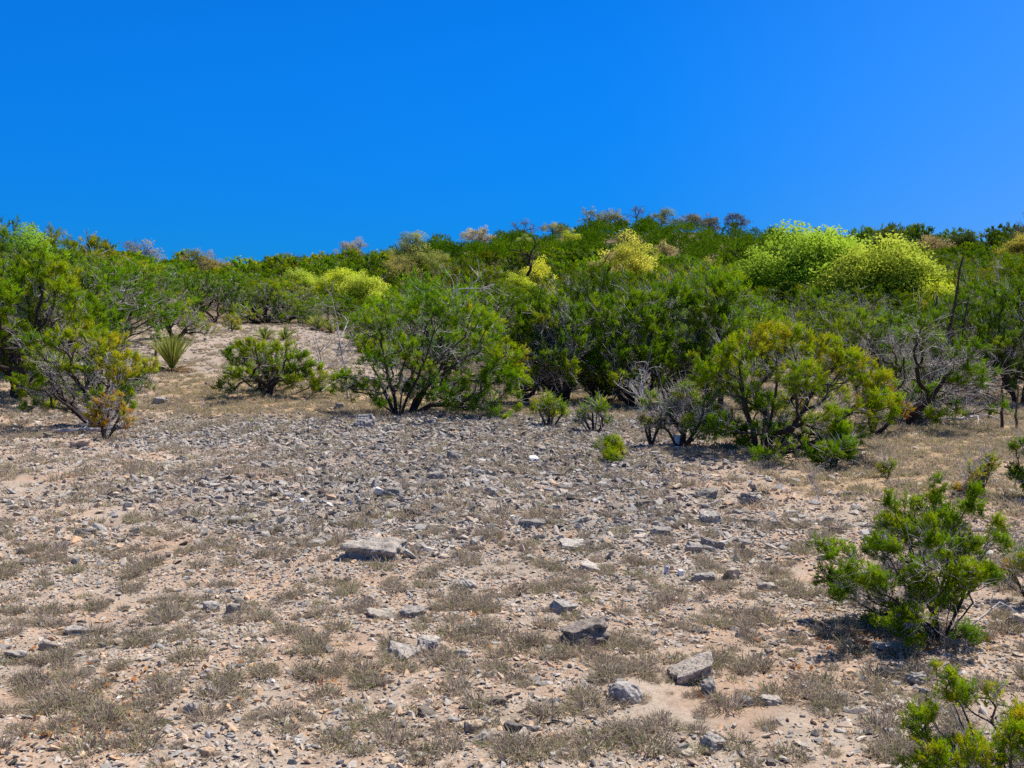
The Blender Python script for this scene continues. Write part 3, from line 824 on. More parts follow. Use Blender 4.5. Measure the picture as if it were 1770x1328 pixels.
def make_grass():
    rng = np.random.default_rng(9)
    ch = []
    def bake(protos, x, y, s, tint, hz=1.0):
        n = len(x); ax = norm(rng.normal(0, .10, (n, 3)) + np.array([0, 0, 1]))
        sc = np.stack([s, s, s * hz * rng.uniform(.7, 1.2, n)], 1)
        return scatter(protos, rng, np.stack([x, y, terrain(x, y)], 1), frames(ax, rng.uniform(0, 6.28, n)), sc, tint, .05)
    # near clumps: the largest are things of their own
    x, y = area_points(rng, 2600, 3.2, 8.0)
    k = rng.random(len(x)) < .20 + grass_density(x, y) * .30
    x, y = x[k], y[k]
    s = .04 + .075 * rng.random(len(x)) ** 1.5
    CL = ((150, 1235, 110, 45, 34), (230, 1225, 50, 40, 16), (95, 1180, 50, 25, 10), (290, 1062, 55, 18, 16), (480, 1068, 30, 26, 8), (70, 1062, 80, 26, 18), (165, 1110, 40, 14, 8), (420, 1195, 55, 35, 14), (540, 1120, 40, 18, 8), (840, 1050, 45, 25, 10), (1080, 1160, 60, 25, 14), (1300, 1075, 60, 22, 12), (1330, 990, 40, 16, 8), (930, 1290, 50, 25, 9), (1110, 1270, 60, 22, 10), (1400, 1210, 50, 22, 9), (620, 1165, 50, 22, 10), (640, 1250, 40, 18, 6))
    for (cu, cv, su, sv, m) in CL:
        for q in range(int(m * .6)):
            p = at(cu + rng.normal(0, su * .55), cv + rng.normal(0, sv * .55)); x = np.append(x, p[0]); y = np.append(y, p[1]); s = np.append(s, rng.uniform(.05, .11))
    view = (np.abs(x / y) < .525)
    score = s / y * view
    order = np.argsort(-score); ind = order[:190]; rest = order[190:]
    protos = [mesh_np('grass_tuft', [(V, F, np.clip(.2 + t, 0, 1))], M_GRASS) for V, F, t in TUFT_NEAR]
    for q in ind:
        o = link('grass_tuft', protos[rng.integers(len(protos))])
        o.location = (x[q], y[q], float(terrain(x[q], y[q]))); o.rotation_euler = (rng.normal(0, .1), rng.normal(0, .1), rng.uniform(0, 6.28))
        o.scale = (s[q], s[q], s[q] * rng.uniform(.7, 1.15))
        tag(o, "low curly clump of dry grey-brown grass on the near stony soil", "grass tuft", "curly grass clumps on the near stony soil")
    ch += bake(TUFT_NEAR, x[rest], y[rest], s[rest], rng.normal(.2, .06, len(rest)))
    # little tufts near
    x, y = area_points(rng, 2600, 3.2, 9.0)
    k = rng.random(len(x)) < .12 + .6 * grass_density(x, y); x, y = x[k], y[k]
    ch += bake(TUFT_FAR, x, y, .022 + .035 * rng.random(len(x)), rng.normal(.22, .1, len(x)))
    # middle distance
    x, y = area_points(rng, 9500, 7.8, 18.5)
    k = rng.random(len(x)) < .16 + .42 * grass_density(x, y); x, y = x[k], y[k]
    ch += bake(TUFT_FAR, x, y, .06 + .085 * rng.random(len(x)), rng.normal(.27, .08, len(x)))
    # blades hugging the larger rocks
    hx, hy = [], []
    for (a, b, w) in HERO_AT:
        for q in range(2):
            th = rng.uniform(math.pi * .9, math.pi * 2.1); hx.append(a + w * .55 * math.cos(th)); hy.append(b + w * .42 * math.sin(th))
    hx, hy = np.array(hx), np.array(hy)
    ch += bake(TUFT_NEAR, hx, hy, .025 + .03 * rng.random(len(hx)), rng.normal(.25, .08, len(hx)))
    # tan grass
    x, y = area_points(rng, 16000, 8, 22)
    k = rng.random(len(x)) < .75 * tan_grass(x, y) * sm(.3, .5, fbm(x / .5, y / .5, 81, 2)); x, y = x[k], y[k]
    ch += bake(TUFT_FAR, x, y, .05 + .07 * rng.random(len(x)), rng.normal(.5, .07, len(x)), 1.0)
    x, y = area_points(rng, 2600, 8, 22)
    k = rng.random(len(x)) < .8 * tan_grass(x, y); x, y = x[k], y[k]
    ch += bake(TUFT_TALL, x, y, .07 + .07 * rng.random(len(x)), rng.normal(.5, .06, len(x)), 1.0)
    # open slope
    x, y = area_points(rng, 9000, 18, 42, .6)
    k = rng.random(len(x)) < .6 * (1 - .7 * litter(x, y)); x, y = x[k], y[k]
    ch += bake(TUFT_FAR, x, y, .08 + .09 * rng.random(len(x)), rng.normal(.38, .08, len(x)))
    o = link("dry_grass", mesh_np("dry_grass", ch, M_GRASS))
    tag(o, "sparse dry grass growing all over the stony clearing", "grass", kind='stuff')
make_grass()

def make_litter():
    rng = np.random.default_rng(12)
    x, y = area_points(rng, 5000, 3.2, 18)
    cl = fbm(x / .5, y / .5, 91, 3)
    k = rng.random(len(x)) < .02 + .45 * sm(.55, .75, cl); x, y = x[k], y[k]
    # litter under the foreground juniper
    b = at(1590, 1110); m = 240
    x = np.concatenate([x, b[0] - .1 + rng.normal(0, .26, m)]); y = np.concatenate([y, b[1] + rng.normal(0, .16, m)])
    for (cu, cv, su, sv, m2) in ((200, 1225, 70, 40, 70), (110, 1265, 60, 30, 45), (260, 1165, 50, 25, 30), (640, 1165, 35, 18, 26), (575, 1185, 20, 12, 14), (1380, 1165, 25, 20, 20), (55, 1130, 30, 15, 12), (1290, 1130, 60, 30, 14), (820, 1075, 30, 12, 10)):
        for q in range(m2):
            p = at(cu + rng.normal(0, su * .6), cv + rng.normal(0, sv * .6)); x = np.append(x, p[0]); y = np.append(y, p[1])
    n = len(x)
    V = np.array([[-.5, 0, 0], [-.1, .28, .12], [.5, .05, .02], [.05, -.28, .15]]); F = np.array([[0, 1, 3], [1, 2, 3]])
    ax = norm(rng.normal(0, .5, (n, 3)) + np.array([0, 0, 1]))
    ch = scatter([(V, F, None)], rng, np.stack([x, y, terrain(x, y) + .012], 1), frames(ax, rng.uniform(0, 6.28, n)), .016 + .030 * rng.random(n) ** 2, rng.uniform(0, .85, n), .05)
    tag(link("leaf_litter", mesh_np("leaf_litter", ch, M_LITTER)), "fallen orange-brown oak leaves scattered among the stones", "leaf litter", kind='stuff')
make_litter()

# ------------------------------------------------------------------ HERO JUNIPERS
def stems_to(lobes, rng, k, H, first=.0):
    """main limbs: curved lines from the base to a few lobes"""
    A = np.array(lobes); idx = rng.choice(len(A), min(k, len(A)), replace=False); st = []
    for i in idx:
        c = A[i, :3]; b = np.array([rng.normal(0, .03 * H), rng.normal(0, .03 * H), -.06])
        m = b + (c - b) * .42 + np.array([0, 0, -.04 * H])
        st.append([b, b + (m - b) * .35 + np.array([0, 0, .05 * H]), m, b + (c - b) * .8])
    return st
def hero(uv, lst, label, seed, n_tip, n_bare, slen, spr=None, dep=None, k=6, per_tip=3, tint0=.42, tvar=.13, name='juniper_tree', cat='juniper', rtip=.003, seg=.15, tone=(1, 1, 1, 1), stems=None, back=.6, **kw):
    rng = np.random.default_rng(seed)
    p = at(*uv); d = p[1]; s = d / FPX
    us = [q[0] for q in lst]; W = (max(us) - min(us) + 50) * s
    H = max(uv[1] - q[1] for q in lst) * s
    L = px_lobes(rng, uv, lst, d, dep if dep else W * .85, back)
    st = stems_to(L, rng, k, H)
    if stems:
        st = st[:2] + [[np.array([((u - uv[0]) * s), yy, (uv[1] - v) * s]) for (u, v, yy) in q] for q in stems]
    data = juniper_data(seed + 1, L, st, n_tip, n_bare, spr or SPRAY_NEAR, slen, per_tip, seg, rtip, tint0, tvar, **kw)
    return make_tree(name, data, p, label, cat, None, M_JUN, tone)

A_L = [(600,662,30,24),(632,602,30,26,.08),(650,562,35,28),(690,537,35,28),(735,527,35,24),(770,535,35,26),(815,545,32,26),(850,578,32,30,.06),(876,622,32,34,.12),(893,662,26,28,.1),(858,645,30,28),(700,602,35,28),(760,592,40,28),(812,604,35,28,.08),(660,624,30,24),(742,642,30,18),(800,655,35,18),(650,665,25,14),(790,708,30,14),(800,690,35,18),(850,692,38,22),(865,712,28,14),(832,718,28,12),(886,692,25,20,.08),(620,690,24,10),(680,660,30,18,-.1),(722,674,30,16,-.12),(770,677,34,16,-.12),(820,674,34,18,-.1),(655,690,22,10,-.1)]  # negative tints low in the crown: shade put into the foliage colour
hero((690,718), A_L, "large spreading juniper with dark forked trunk in the middle of the clearing's far edge", 100, 720, 300, .13, dep=2.6, k=7, per_tip=8, tint0=.37,
     stems=[[(686,722,0),(683,690,0),(670,640,-.1),(660,590,-.1)],[(690,722,0),(694,680,.05),(720,630,.1),(735,570,.1)],[(706,722,.1),(716,692,.1),(760,650,0),(830,600,-.1)],
            [(688,720,0),(665,700,-.15),(625,683,-.25),(600,668,-.3)],[(706,722,.1),(745,700,0),(800,697,-.2),(850,695,-.3)],[(706,722,.1),(735,670,.3),(790,600,.5)],[(686,722,0),(640,640,.4),(620,610,.6)]], rtip=.0036, rexp=.45, tone=(1.05, 1.05, 1, 1))
B_L = [(392,650,18,14),(415,610,24,18),(450,600,26,16),(490,605,26,16,.05),(525,625,24,20),(550,645,20,18,.1),(430,640,24,18),(475,640,28,20),(515,655,24,16),(400,668,18,12),(545,668,16,12),(440,668,20,10)]
hero((465,684), B_L, "small round-crowned juniper with short dark trunk on tan grass left of the main juniper", 110, 360, 150, .13, k=5, per_tip=8, tint0=.5, rtip=.004,
     stems=[[(466,688,0),(466,670,0),(440,645,0),(425,620,0)],[(466,688,0),(470,668,0),(500,640,0),(525,630,0)],[(466,688,0),(466,660,.1),(470,620,.3)]])
C_L = [(60,622,28,24),(100,640,30,26),(75,662,26,20),(110,592,34,24),(150,586,34,22,.1),(190,598,30,22,.15),(225,622,26,28,.12),(240,652,18,30,.15),(200,642,30,28),(150,642,34,28),(112,672,24,16),(180,682,30,16),(228,690,20,24,-.05),(60,694,18,10),(95,700,16,9)]
hero((168,742), C_L, "leaning grey-twigged juniper at the left with trunks slanting to the left", 120, 480, 420, .11, k=4, per_tip=8, tint0=.50, rtip=.0034,
     stems=[[(168,748,0),(140,715,0),(105,690,.1),(80,660,.2)],[(165,748,0),(130,705,-.1),(105,680,-.2),(100,640,-.2)],[(172,748,0),(165,700,.1),(150,650,.1),(150,600,.1)],[(172,748,0),(195,720,.1),(215,700,.1),(235,660,.1)]])
D_L = [(178,700,14,14),(192,690,14,12),(205,715,14,14),(180,725,16,14),(165,715,12,12),(215,735,8,10)]
hero((180,762), D_L, "small rusty-orange juniper in front of the leaning left juniper", 130, 110, 80, .07, k=4, per_tip=7, tint0=.84, tvar=.14, rtip=.0024, seg=.1)
F_L = [(1240,642,30,28),(1232,732,24,26,-.1),(1270,602,35,26,.1),(1320,582,40,24,.12),(1370,577,40,22,.05),(1420,602,38,26,.15),(1470,632,35,28,.08),(1508,662,30,34,.05),(1518,702,24,28,.1),(1480,692,35,28),(1420,662,40,28),(1350,642,40,28),(1290,662,35,28),(1330,702,40,26,-.05),(1400,712,40,26),(1270,742,35,22,-.1),(1290,770,25,14,-.1),(1300,740,28,16,-.12),(1345,758,30,14,-.14),(1390,770,28,12,-.1),(1425,748,26,14,-.08),(1370,752,30,20,-.05),(1450,742,30,18)]  # low lobes tinted darker, painting in the shadow under the crown
hero((1320,785), F_L, "large yellow-tinged juniper with several dark trunks in the right middle ground", 140, 1050, 300, .10, dep=2.0, k=7, per_tip=8, back=1.0, tint0=.52, tvar=.11, tone=(1.0, 1.05, .8, 1), rexp=.44, rtip=.0032,
     stems=[[(1310,790,0),(1300,740,0),(1285,690,0),(1275,630,0)],[(1318,790,0),(1325,740,-.1),(1335,680,-.1),(1340,610,0)],[(1330,790,0),(1365,750,0),(1400,690,.1),(1430,630,.1)],[(1330,790,0),(1380,772,-.1),(1430,745,-.2),(1470,700,-.1)],[(1325,790,.1),(1340,700,.4),(1400,620,.5)]])
hero((1440,812), [(1425,775,16,12),(1450,770,20,16),(1462,750,16,18),(1470,780,14,16),(1432,792,14,10),(1410,785,10,8)], "bright green low juniper at the right foot of the big yellow-tinged juniper", 150, 110, 20, .09, k=4, per_tip=8, tint0=.36, tvar=.06, rtip=.0026, seg=.1, zmin=.03)
I_L = [(1480,560,34,24,.05),(1530,545,36,24),(1575,575,34,24),(1620,600,34,22),(1660,600,30,20),(1500,600,30,22),(1560,630,34,22),(1620,645,34,20),(1680,640,30,20),(1700,665,24,18),(1600,680,36,18),(1650,690,30,18),(1690,700,22,14),(1590,710,30,12),(1540,590,30,20)]
hero((1565,738), I_L, "wide grey-twigged juniper leaning right at the right edge of the clearing", 160, 380, 460, .12, dep=2.4, k=5, per_tip=7, tint0=.36, tvar=.1, rtip=.0034, tw_len=.34,
     stems=[[(1560,745,0),(1565,690,0),(1600,650,.1),(1690,610,.1)],[(1565,745,0),(1600,690,-.1),(1660,660,-.2),(1700,640,-.2)],[(1555,745,0),(1545,680,.2),(1515,600,.3),(1490,560,.3)],[(1565,745,0),(1620,712,0),(1690,705,-.1)],[(1560,745,0),(1560,660,.3),(1570,580,.4)]])
hero((1510,752), [(1500,690,18,18,.2),(1530,680,18,18,.25),(1545,700,14,16,.2),(1515,715,18,14,.1)], "olive-orange small juniper with two short trunks right of the yellow-tinged juniper", 170, 100, 70, .10, k=4, per_tip=7, tint0=.66, rtip=.0045)
J_L = [(1122,692,18,16),(1138,722,14,12),(1166,692,14,18),(1190,682,22,22),(1214,692,18,22),(1226,726,18,18),(1182,728,22,16),(1150,740,14,10)]
hero((1180,772), J_L, "sparse twiggy juniper shrub with thin forked stems left of the yellow-tinged juniper", 180, 150, 170, .085, k=6, per_tip=6, tint0=.47, rtip=.0030, tw_len=.28)
hero((1125,770), [(1120,728,12,7),(1140,732,10,7),(1112,724,8,6)], "tiny one-stemmed juniper with flat yellow-green top beside the twiggy shrub", 190, 45, 18, .09, k=3, per_tip=3, tint0=.58, rtip=.004, seg=.08)
hero((950,738), [(940,705,12,10),(960,700,14,10),(950,692,12,8),(972,712,8,8)], "tiny rounded juniper on tan grass right of the main juniper", 200, 90, 24, .12, k=5, per_tip=3, tint0=.56, rtip=.0035, seg=.1)
hero((1026,748), [(1010,712,12,9),(1035,702,16,9),(1050,722,10,8),(1000,725,8,8),(1025,695,10,6)], "tiny open juniper with spreading stem and gaps in its crown", 210, 70, 46, .11, k=5, per_tip=3, tint0=.44, rtip=.0036, seg=.1)
hero((1058,797), [(1058,765,14,12),(1070,775,12,12),(1045,775,10,10),(1056,785,16,8),(1032,772,5,8)], "low bushy green juniper seedling standing in the gravel by itself", 220, 110, 16, .085, k=5, per_tip=4, tint0=.5, rtip=.0024, seg=.08, zmin=.02)
hero((1532,826), [(1530,800,8,9),(1536,808,8,8),(1524,812,7,7)], "small olive juniper seedling on tan grass above the foreground juniper", 230, 46, 16, .07, k=4, per_tip=3, tint0=.62, rtip=.002, seg=.06, zmin=.02)
hero((1688,864), [(1688,840,14,14,.0),(1700,815,12,12),(1712,795,10,8),(1680,850,14,9,.1),(1676,815,8,10)], "brownish sparse young juniper behind the foreground juniper", 240, 90, 60, .08, k=5, per_tip=3, tint0=.64, tvar=.16, rtip=.002, seg=.07, zmin=.02)
L_L = [(1640,840,13,26),(1648,868,18,18),(1622,892,28,22),(1546,880,12,24),(1560,910,24,22),(1530,940,26,18),(1598,930,34,26),(1438,955,22,11),(1418,947,14,7),(1470,975,32,16),(1458,1005,20,22),(1500,992,34,20),(1560,972,34,26),(1660,922,26,28),(1692,950,30,22),(1720,930,13,20),(1652,980,38,22),(1702,985,28,20),(1602,1012,40,20),(1540,1032,30,16),(1692,1012,25,14),(1664,876,10,13,.2),(1575,1062,24,14),(1500,1050,24,14),(1540,1072,24,12),(1620,1060,26,14),(1660,1055,22,12),(1462,1035,18,12),(1706,870,8,8,.2)]
hero((1622,1108), L_L, "bright green bushy juniper with upright spiky shoots in the right foreground", 250, 1050, 420, .043, spr=SPRAY_FINE, dep=.85, back=.8, k=12, per_tip=8, tint0=.44, tvar=.11, spread=.5, rtip=.0013, rexp=.35, seg=.045, tw_len=.10, zmin=.02,
     stems=[[(1622,1110,0),(1620,1050,0),(1635,960,0),(1640,860,0)],[(1622,1110,0),(1600,1050,-.05),(1560,980,-.1),(1546,890,-.1)],[(1618,1110,0),(1560,1040,-.1),(1480,1000,-.15),(1425,955,-.15)],[(1628,1110,0),(1660,1040,.0),(1690,990,.05),(1718,940,.05)],[(1628,1110,0),(1665,1030,-.1),(1640,990,-.15),(1590,960,-.2)],[(1625,1110,0),(1625,1040,.15),(1600,960,.25)]])
N_L = [(1590,1255,28,30),(1625,1235,20,14),(1602,1300,38,28),(1652,1262,28,16,.08),(1660,1192,20,20),(1702,1222,26,22),(1646,1166,10,13),(1740,1216,16,22,.1),(1762,1252,24,28,.12),(1722,1292,34,28),(1662,1312,34,24),(1762,1312,30,28),(1592,1332,38,18),(1800,1240,30,40,.1),(1830,1300,40,40),(1700,1350,60,30),(1790,1370,50,30)]
hero((1745,1420), N_L, "yellow-green juniper sprays with thin grey stems at the bottom right corner", 260, 560, 200, .038, spr=SPRAY_FINE, dep=.5, k=7, per_tip=6, tint0=.50, tvar=.13, rtip=.0011, rexp=.42, seg=.04, tw_len=.07, zmin=.02, back=.35, spread=.55)
hero((1785,1045), [(1760,975,16,20,.1),(1780,960,20,24),(1800,990,24,24),(1765,1005,14,14),(1820,960,24,30)], "yellowish juniper cut by the right edge beside the foreground juniper", 270, 170, 60, .055, spr=SPRAY_FINE, k=5, per_tip=3, tint0=.5, rtip=.0014, seg=.05, zmin=.02)
hero((1800,862), [(1768,770,14,12),(1765,820,12,14),(1785,790,20,24),(1805,760,24,24),(1800,830,24,20),(1770,850,10,8)], "bright green juniper cut by the right edge at the tan grass", 280, 190, 40, .085, k=5, per_tip=4, tint0=.34, rtip=.0022, seg=.08, zmin=.02)
E_L = [(-60,560,60,40),(-20,480,50,36),(30,460,44,34,.05),(75,450,36,28),(110,480,34,28,.08),(140,510,32,26,.1),(170,540,28,26,.05),(20,520,46,34),(80,520,40,30),(120,560,34,28),(170,580,28,22,.1),(40,580,40,28),(-20,600,46,30),(0,640,40,24,-.05),(60,640,30,20)]
hero((30,690), E_L, "big dense juniper filling the left edge behind the leaning juniper", 290, 700, 380, .16, dep=3.6, k=6, per_tip=8, tint0=.44, tvar=.12, rtip=.0042, seg=.22)
hero((300,588), [(280,545,22,16),(310,540,26,16),(340,555,22,14),(265,560,16,12),(325,565,24,12),(355,568,14,10)], "low spreading juniper with bare grey twigs above the large sotol", 300, 170, 130, .2, k=5, per_tip=3, tint0=.5, rtip=.006, tw_len=.35)
hero((400,572), [(402,552,12,9),(392,558,9,7),(412,560,8,7)], "small round orange-green juniper on the slope left of the twin yuccas", 310, 60, 20, .17, k=4, per_tip=3, tint0=.64, rtip=.005)
hero((455,560), [(420,520,26,18),(460,505,34,16),(500,525,28,18),(440,540,26,12),(490,550,26,10),(520,545,14,12),(400,535,18,12)], "flat-topped juniper with leaning dark trunk on the slope behind the twin yuccas", 320, 260, 170, .25, k=5, per_tip=3, tint0=.42, rtip=.007, seg=.25, tw_len=.4)

# front row of the thick stand, right of the main juniper
FRONT = [
 ((905,698), 880, 960, 520, .42, "tall dense juniper directly right of the main juniper"),
 ((965,700), 905, 1010, 500, .40, "juniper with whitish bare upper twigs in the front row of the stand"),
 ((1030,700), 975, 1080, 505, .37, "dark green juniper above the tiny open juniper in the front row"),
 ((1090,704), 1030, 1150, 492, .38, "broad dark juniper in the front row above the low seedling"),
 ((1160,702), 1095, 1225, 478, .40, "juniper with deep shaded hollow behind the twiggy shrub"),
 ((1230,705), 1175, 1300, 470, .39, "juniper half hidden behind the left side of the yellow-tinged juniper"),
 ((1680,690), 1600, 1750, 478, .33, "dark full juniper behind the wide grey-twigged juniper at the right"),
    ((1765,700), 1700, 1840, 452, .30, "tall dark juniper cut by the right edge behind the thin straight stem"),
    ((15,640), -60, 84, 376, .30, "tall dark juniper at the left edge reaching well above the skyline"),
    ((110,640), 60, 190, 424, .42, "yellowish-green juniper behind the big dense juniper of the left edge"),
    ((1040,694), 1000, 1080, 610, .40, "low brown-stemmed juniper bush at the foot of the front row"),
]
for q, (uv, u0, u1, vt, tn, lab) in enumerate(FRONT):
    p = at(*uv); s = p[1] / FPX; rng = np.random.default_rng(600 + q)
    W, H = (u1 - u0) * s * 1.25, (uv[1] - vt) * s
    L = dome_lobes(rng, W, H, ((u0 + u1) / 2 - uv[0]) * s, W * 1.0, 17, .08, .17)
    for a in range(9):
        th = math.pi * (1.04 + .92 * a / 8); f = rng.uniform(.42, .58)
        L.append((((u0 + u1) / 2 - uv[0]) * s + W * f * math.cos(th), W * f * math.sin(th), H * rng.uniform(.2, .62), W * .13, W * .13, H * .085, rng.normal(.04, .08)))
    make_tree('juniper_tree', juniper_data(610 + q, L, stems_to(L, rng, 5, H), 360, 150 if q != 1 else 420, SPRAY_NEAR, .14, 8, .2, .0042, tn, .11, tw_len=.32), p, lab, 'juniper')

# ------------------------------------------------------------------ OAKS
def oak_data(seed, H, W, n_tip, puff, plen, leafy=1.0, n_l=9, seg=.4, rtip=.010, trunk_h=.35, lean=0.0, per=2, rr=.19):
    rng = np.random.default_rng(seed)
    L = []
    for i in range(n_l):
        r = math.sqrt((i + .4) / n_l); a = i * 2.4 + rng.uniform(-.5, .5)
        z = H * (.93 - .42 * r * r) * rng.uniform(.86, 1.0) - H * .10
        L.append((lean + W / 2 * .78 * r * math.cos(a), W / 2 * .78 * r * math.sin(a), z, W * rr * rng.uniform(.8, 1.25), W * rr, H * .13 * rng.uniform(.8, 1.3), 0))
    P, k, lt, od = sample_lobes(rng, L, n_tip)
    st = []
    tk = np.array([lean * .3, 0, H * trunk_h])
    for i in rng.choice(len(L), min(4, len(L)), replace=False):
        c = np.array(L[i][:3]); m = tk + (c - tk) * .5 + rng.normal(0, .05 * W, 3)
        st.append([np.array([rng.normal(0, .03), rng.normal(0, .03), -.1]), tk * .5 + rng.normal(0, .05, 3), tk, m, c])
    pos, dr, par, cnt, tn = grow(rng, P, st, seg, .25, .16)
    rad = rtip * cnt ** .5
    e = np.where(par >= 0)[0]
    def tb(idx, kk, t0):
        r1 = rad[idx]; r0 = np.minimum(rad[par[idx]], r1 * 1.35)
        V, F = tubes(pos[par[idx]], pos[idx], r0, r1, kk)
        return V, F, np.full(len(V), t0)
    big = e[rad[e] > rtip * 2.2]; th = e[rad[e] <= rtip * 2.2]
    trunk = [tb(big, 6, .12)]; twigs = [tb(th, 3, .35)] if len(th) else []
    # a few fine twigs at every tip
    bb = np.repeat(tn, 3); d0 = norm(dr[bb] + rng.normal(0, .6, (len(bb), 3)) + np.array([0, 0, .2])); LL = plen * rng.uniform(.6, 1.4, len(bb))
    V, F = tubes(pos[bb], pos[bb] + d0 * LL[:, None], np.full(len(bb), rtip * .8), np.full(len(bb), rtip * .4), 3); twigs.append((V, F, np.full(len(V), .4)))
    keep = tn[rng.random(len(tn)) < leafy]
    fol = []
    if len(keep):
        nd = np.repeat(keep, per); n = len(nd)
        fol = scatter(puff, rng, pos[nd] + rng.normal(0, plen * .5, (n, 3)), frames(norm(rng.normal(0, .3, (n, 3)) + np.array([0, 0, 1])), rng.uniform(0, 6.28, n)), plen * rng.uniform(.7, 1.3, n), np.clip(rng.normal(.5, .15, n), 0, 1), .05, pos[nd] - np.array([0, 0, plen * .3]))
    return trunk, twigs, fol

LIME = (.42, .60, .04, 1); YG = (.66, .74, .04, 1); YEL = (.86, .80, .09, 1); TAN = (.46, .34, .14, 1); OLV = (.38, .40, .08, 1); BRN = (.22, .18, .11, 1); DKG = (.07, .11, .025, 1); PEA = (.60, .47, .17, 1)
OAKS = [
 # u, dist, v_top, width px, n_tip, leafy, colour, label, trunk_h
 (1400, 36, 405, 205, 330, 1, LIME, "large bright lime-green oak standing above the right hand junipers", .3),
 (1350, 37, 412, 110, 140, 1, LIME, "left shoulder of bright green oak foliage next to the large lime-green oak", .3),
 (1525, 33, 428, 165, 280, 1, (.52, .60, .05, 1), "yellow-green oak in front of the large lime-green oak", .3),
 (1628, 30, 508, 80, 110, 1, YG, "small yellow-green oak behind bare dark stems at the right", .35),
 (1085, 50, 410, 112, 130, .62, YEL, "golden yellow oak with dark exposed limbs below the hilltop", .3),
 (1045, 49, 406, 60, 70, .55, PEA, "peach-tinted thin oak against the left of the golden oak", .35),
 (930, 41, 442, 76, 90, .75, (.80, .78, .05, 1), "vivid yellow oak behind a crooked dark bare trunk", .3),
 (890, 39, 460, 72, 80, .8, YG, "low yellow-green oak left of the vivid yellow oak", .3),
 (590, 43, 458, 78, 110, 1, YG, "round yellow-green oak among junipers on the left slope", .3),
 (632, 41, 472, 88, 120, 1, (.62, .70, .06, 1), "wide yellow-green oak below the round yellow-green oak", .3),
 (522, 44, 454, 60, 70, 1, (.56, .68, .06, 1), "small yellow-green oak left of the round yellow-green oak", .3),
 (715, 64, 400, 90, 120, .6, OLV, "tall open oak with airy light green crown on the left ridge", .4),
 (668, 66, 416, 50, 60, .7, (.25, .34, .07, 1), "slender light green oak left of the tall open oak", .4),
 (760, 68, 424, 50, 60, .5, OLV, "thin light green oak right of the tall open oak", .4),
 (690, 56, 436, 80, 80, .5, (.42, .36, .09, 1), "yellowish sparse oak below the tall open oak", .4),
 (610, 90, 402, 66, 80, .5, TAN, "tan-leaved oak on the ridge left of the light green oaks", .4),
 (500, 74, 420, 64, 80, .35, BRN, "grey-brown nearly bare oak on the left skyline", .35),
 (240, 62, 402, 95, 80, .35, TAN, "tan half-bare oak on the far left skyline", .4),
 (345, 66, 424, 70, 70, .25, TAN, "bare pale oak on the left skyline between the tan and grey ones", .35),
 (372, 62, 442, 60, 60, .7, (.40, .32, .10, 1), "low ochre oak below the bare pale oak", .3),
 (426, 70, 434, 30, 40, .3, OLV, "small bare oak poking above the left skyline", .35),
 (825, 132, 395, 67, 60, .6, PEA, "peach-coloured oak at the left end of the hilltop", .4),
 (905, 140, 381, 52, 40, .25, BRN, "bare dark oak on the rising hilltop left of the tall thin oak", .4),
 (955, 142, 385, 60, 50, .5, (.36, .36, .10, 1), "olive oak tucked under the hilltop skyline at left", .4),
 (1017, 148, 355, 31, 40, .6, OLV, "tall thin light green oak on the hilltop skyline", .5),
 (1053, 148, 363, 52, 60, .75, (.32, .31, .09, 1), "olive dome-shaped oak on the hilltop right of the tall thin oak", .45),
 (1098, 148, 349, 55, 60, .12, BRN, "leafless dark oak, tallest on the hilltop skyline", .45),
 (1142, 149, 359, 55, 60, .6, (.26, .31, .09, 1), "light olive oak right of the leafless dark oak on the hilltop", .4),
 (1190, 149, 367, 52, 60, .5, (.28, .25, .13, 1), "brownish grey oak on the hilltop right of the light olive oak", .35),
 (1222, 148, 369, 48, 50, .4, BRN, "brown thin oak on the hilltop left of the dark round oak", .35),
 (1268, 148, 365, 57, 70, .5, (.12, .11, .07, 1), "dark round oak standing alone at the right end of the hilltop", .4),
 (985, 125, 405, 34, 40, .8, YG, "yellow-green little oak on the upper hillside below the olive oak", .3),
 (905, 118, 405, 26, 40, 1, (.36, .46, .08, 1), "bright green little oak on the upper hillside at left", .3),
 (1085, 120, 402, 60, 60, .6, (.36, .34, .08, 1), "yellowish oak on the upper hillside below the leafless oak", .35),
 (1150, 100, 428, 40, 40, .7, PEA, "small peach oak on the hillside below the brownish oaks", .3),
 (1530, 66, 396, 80, 100, 1, DKG, "dark green oak on the right skyline next to the lime-green oak", .35),
 (1610, 66, 404, 70, 80, .8, TAN, "tan oak on the right skyline between dark green oaks", .4),
 (1660, 68, 400, 60, 80, .9, DKG, "dark green oak right of the tan oak on the right skyline", .4),
 (1755, 50, 408, 70, 100, .9, (.56, .46, .06, 1), "yellow oak at the right edge of the skyline", .3),
 (1765, 60, 364, 70, 60, .2, (.14, .13, .09, 1), "tall grey half-bare oak at the right edge above the yellow oak", .5),
 (62, 22, 374, 84, 70, .8, (.26, .46, .04, 1), "flat-topped light green oak above the big left juniper", .55),
 (5, 30, 356, 70, 60, .55, (.12, .20, .03, 1), "dark green open tree at the far left top corner of the woods", .5),
]
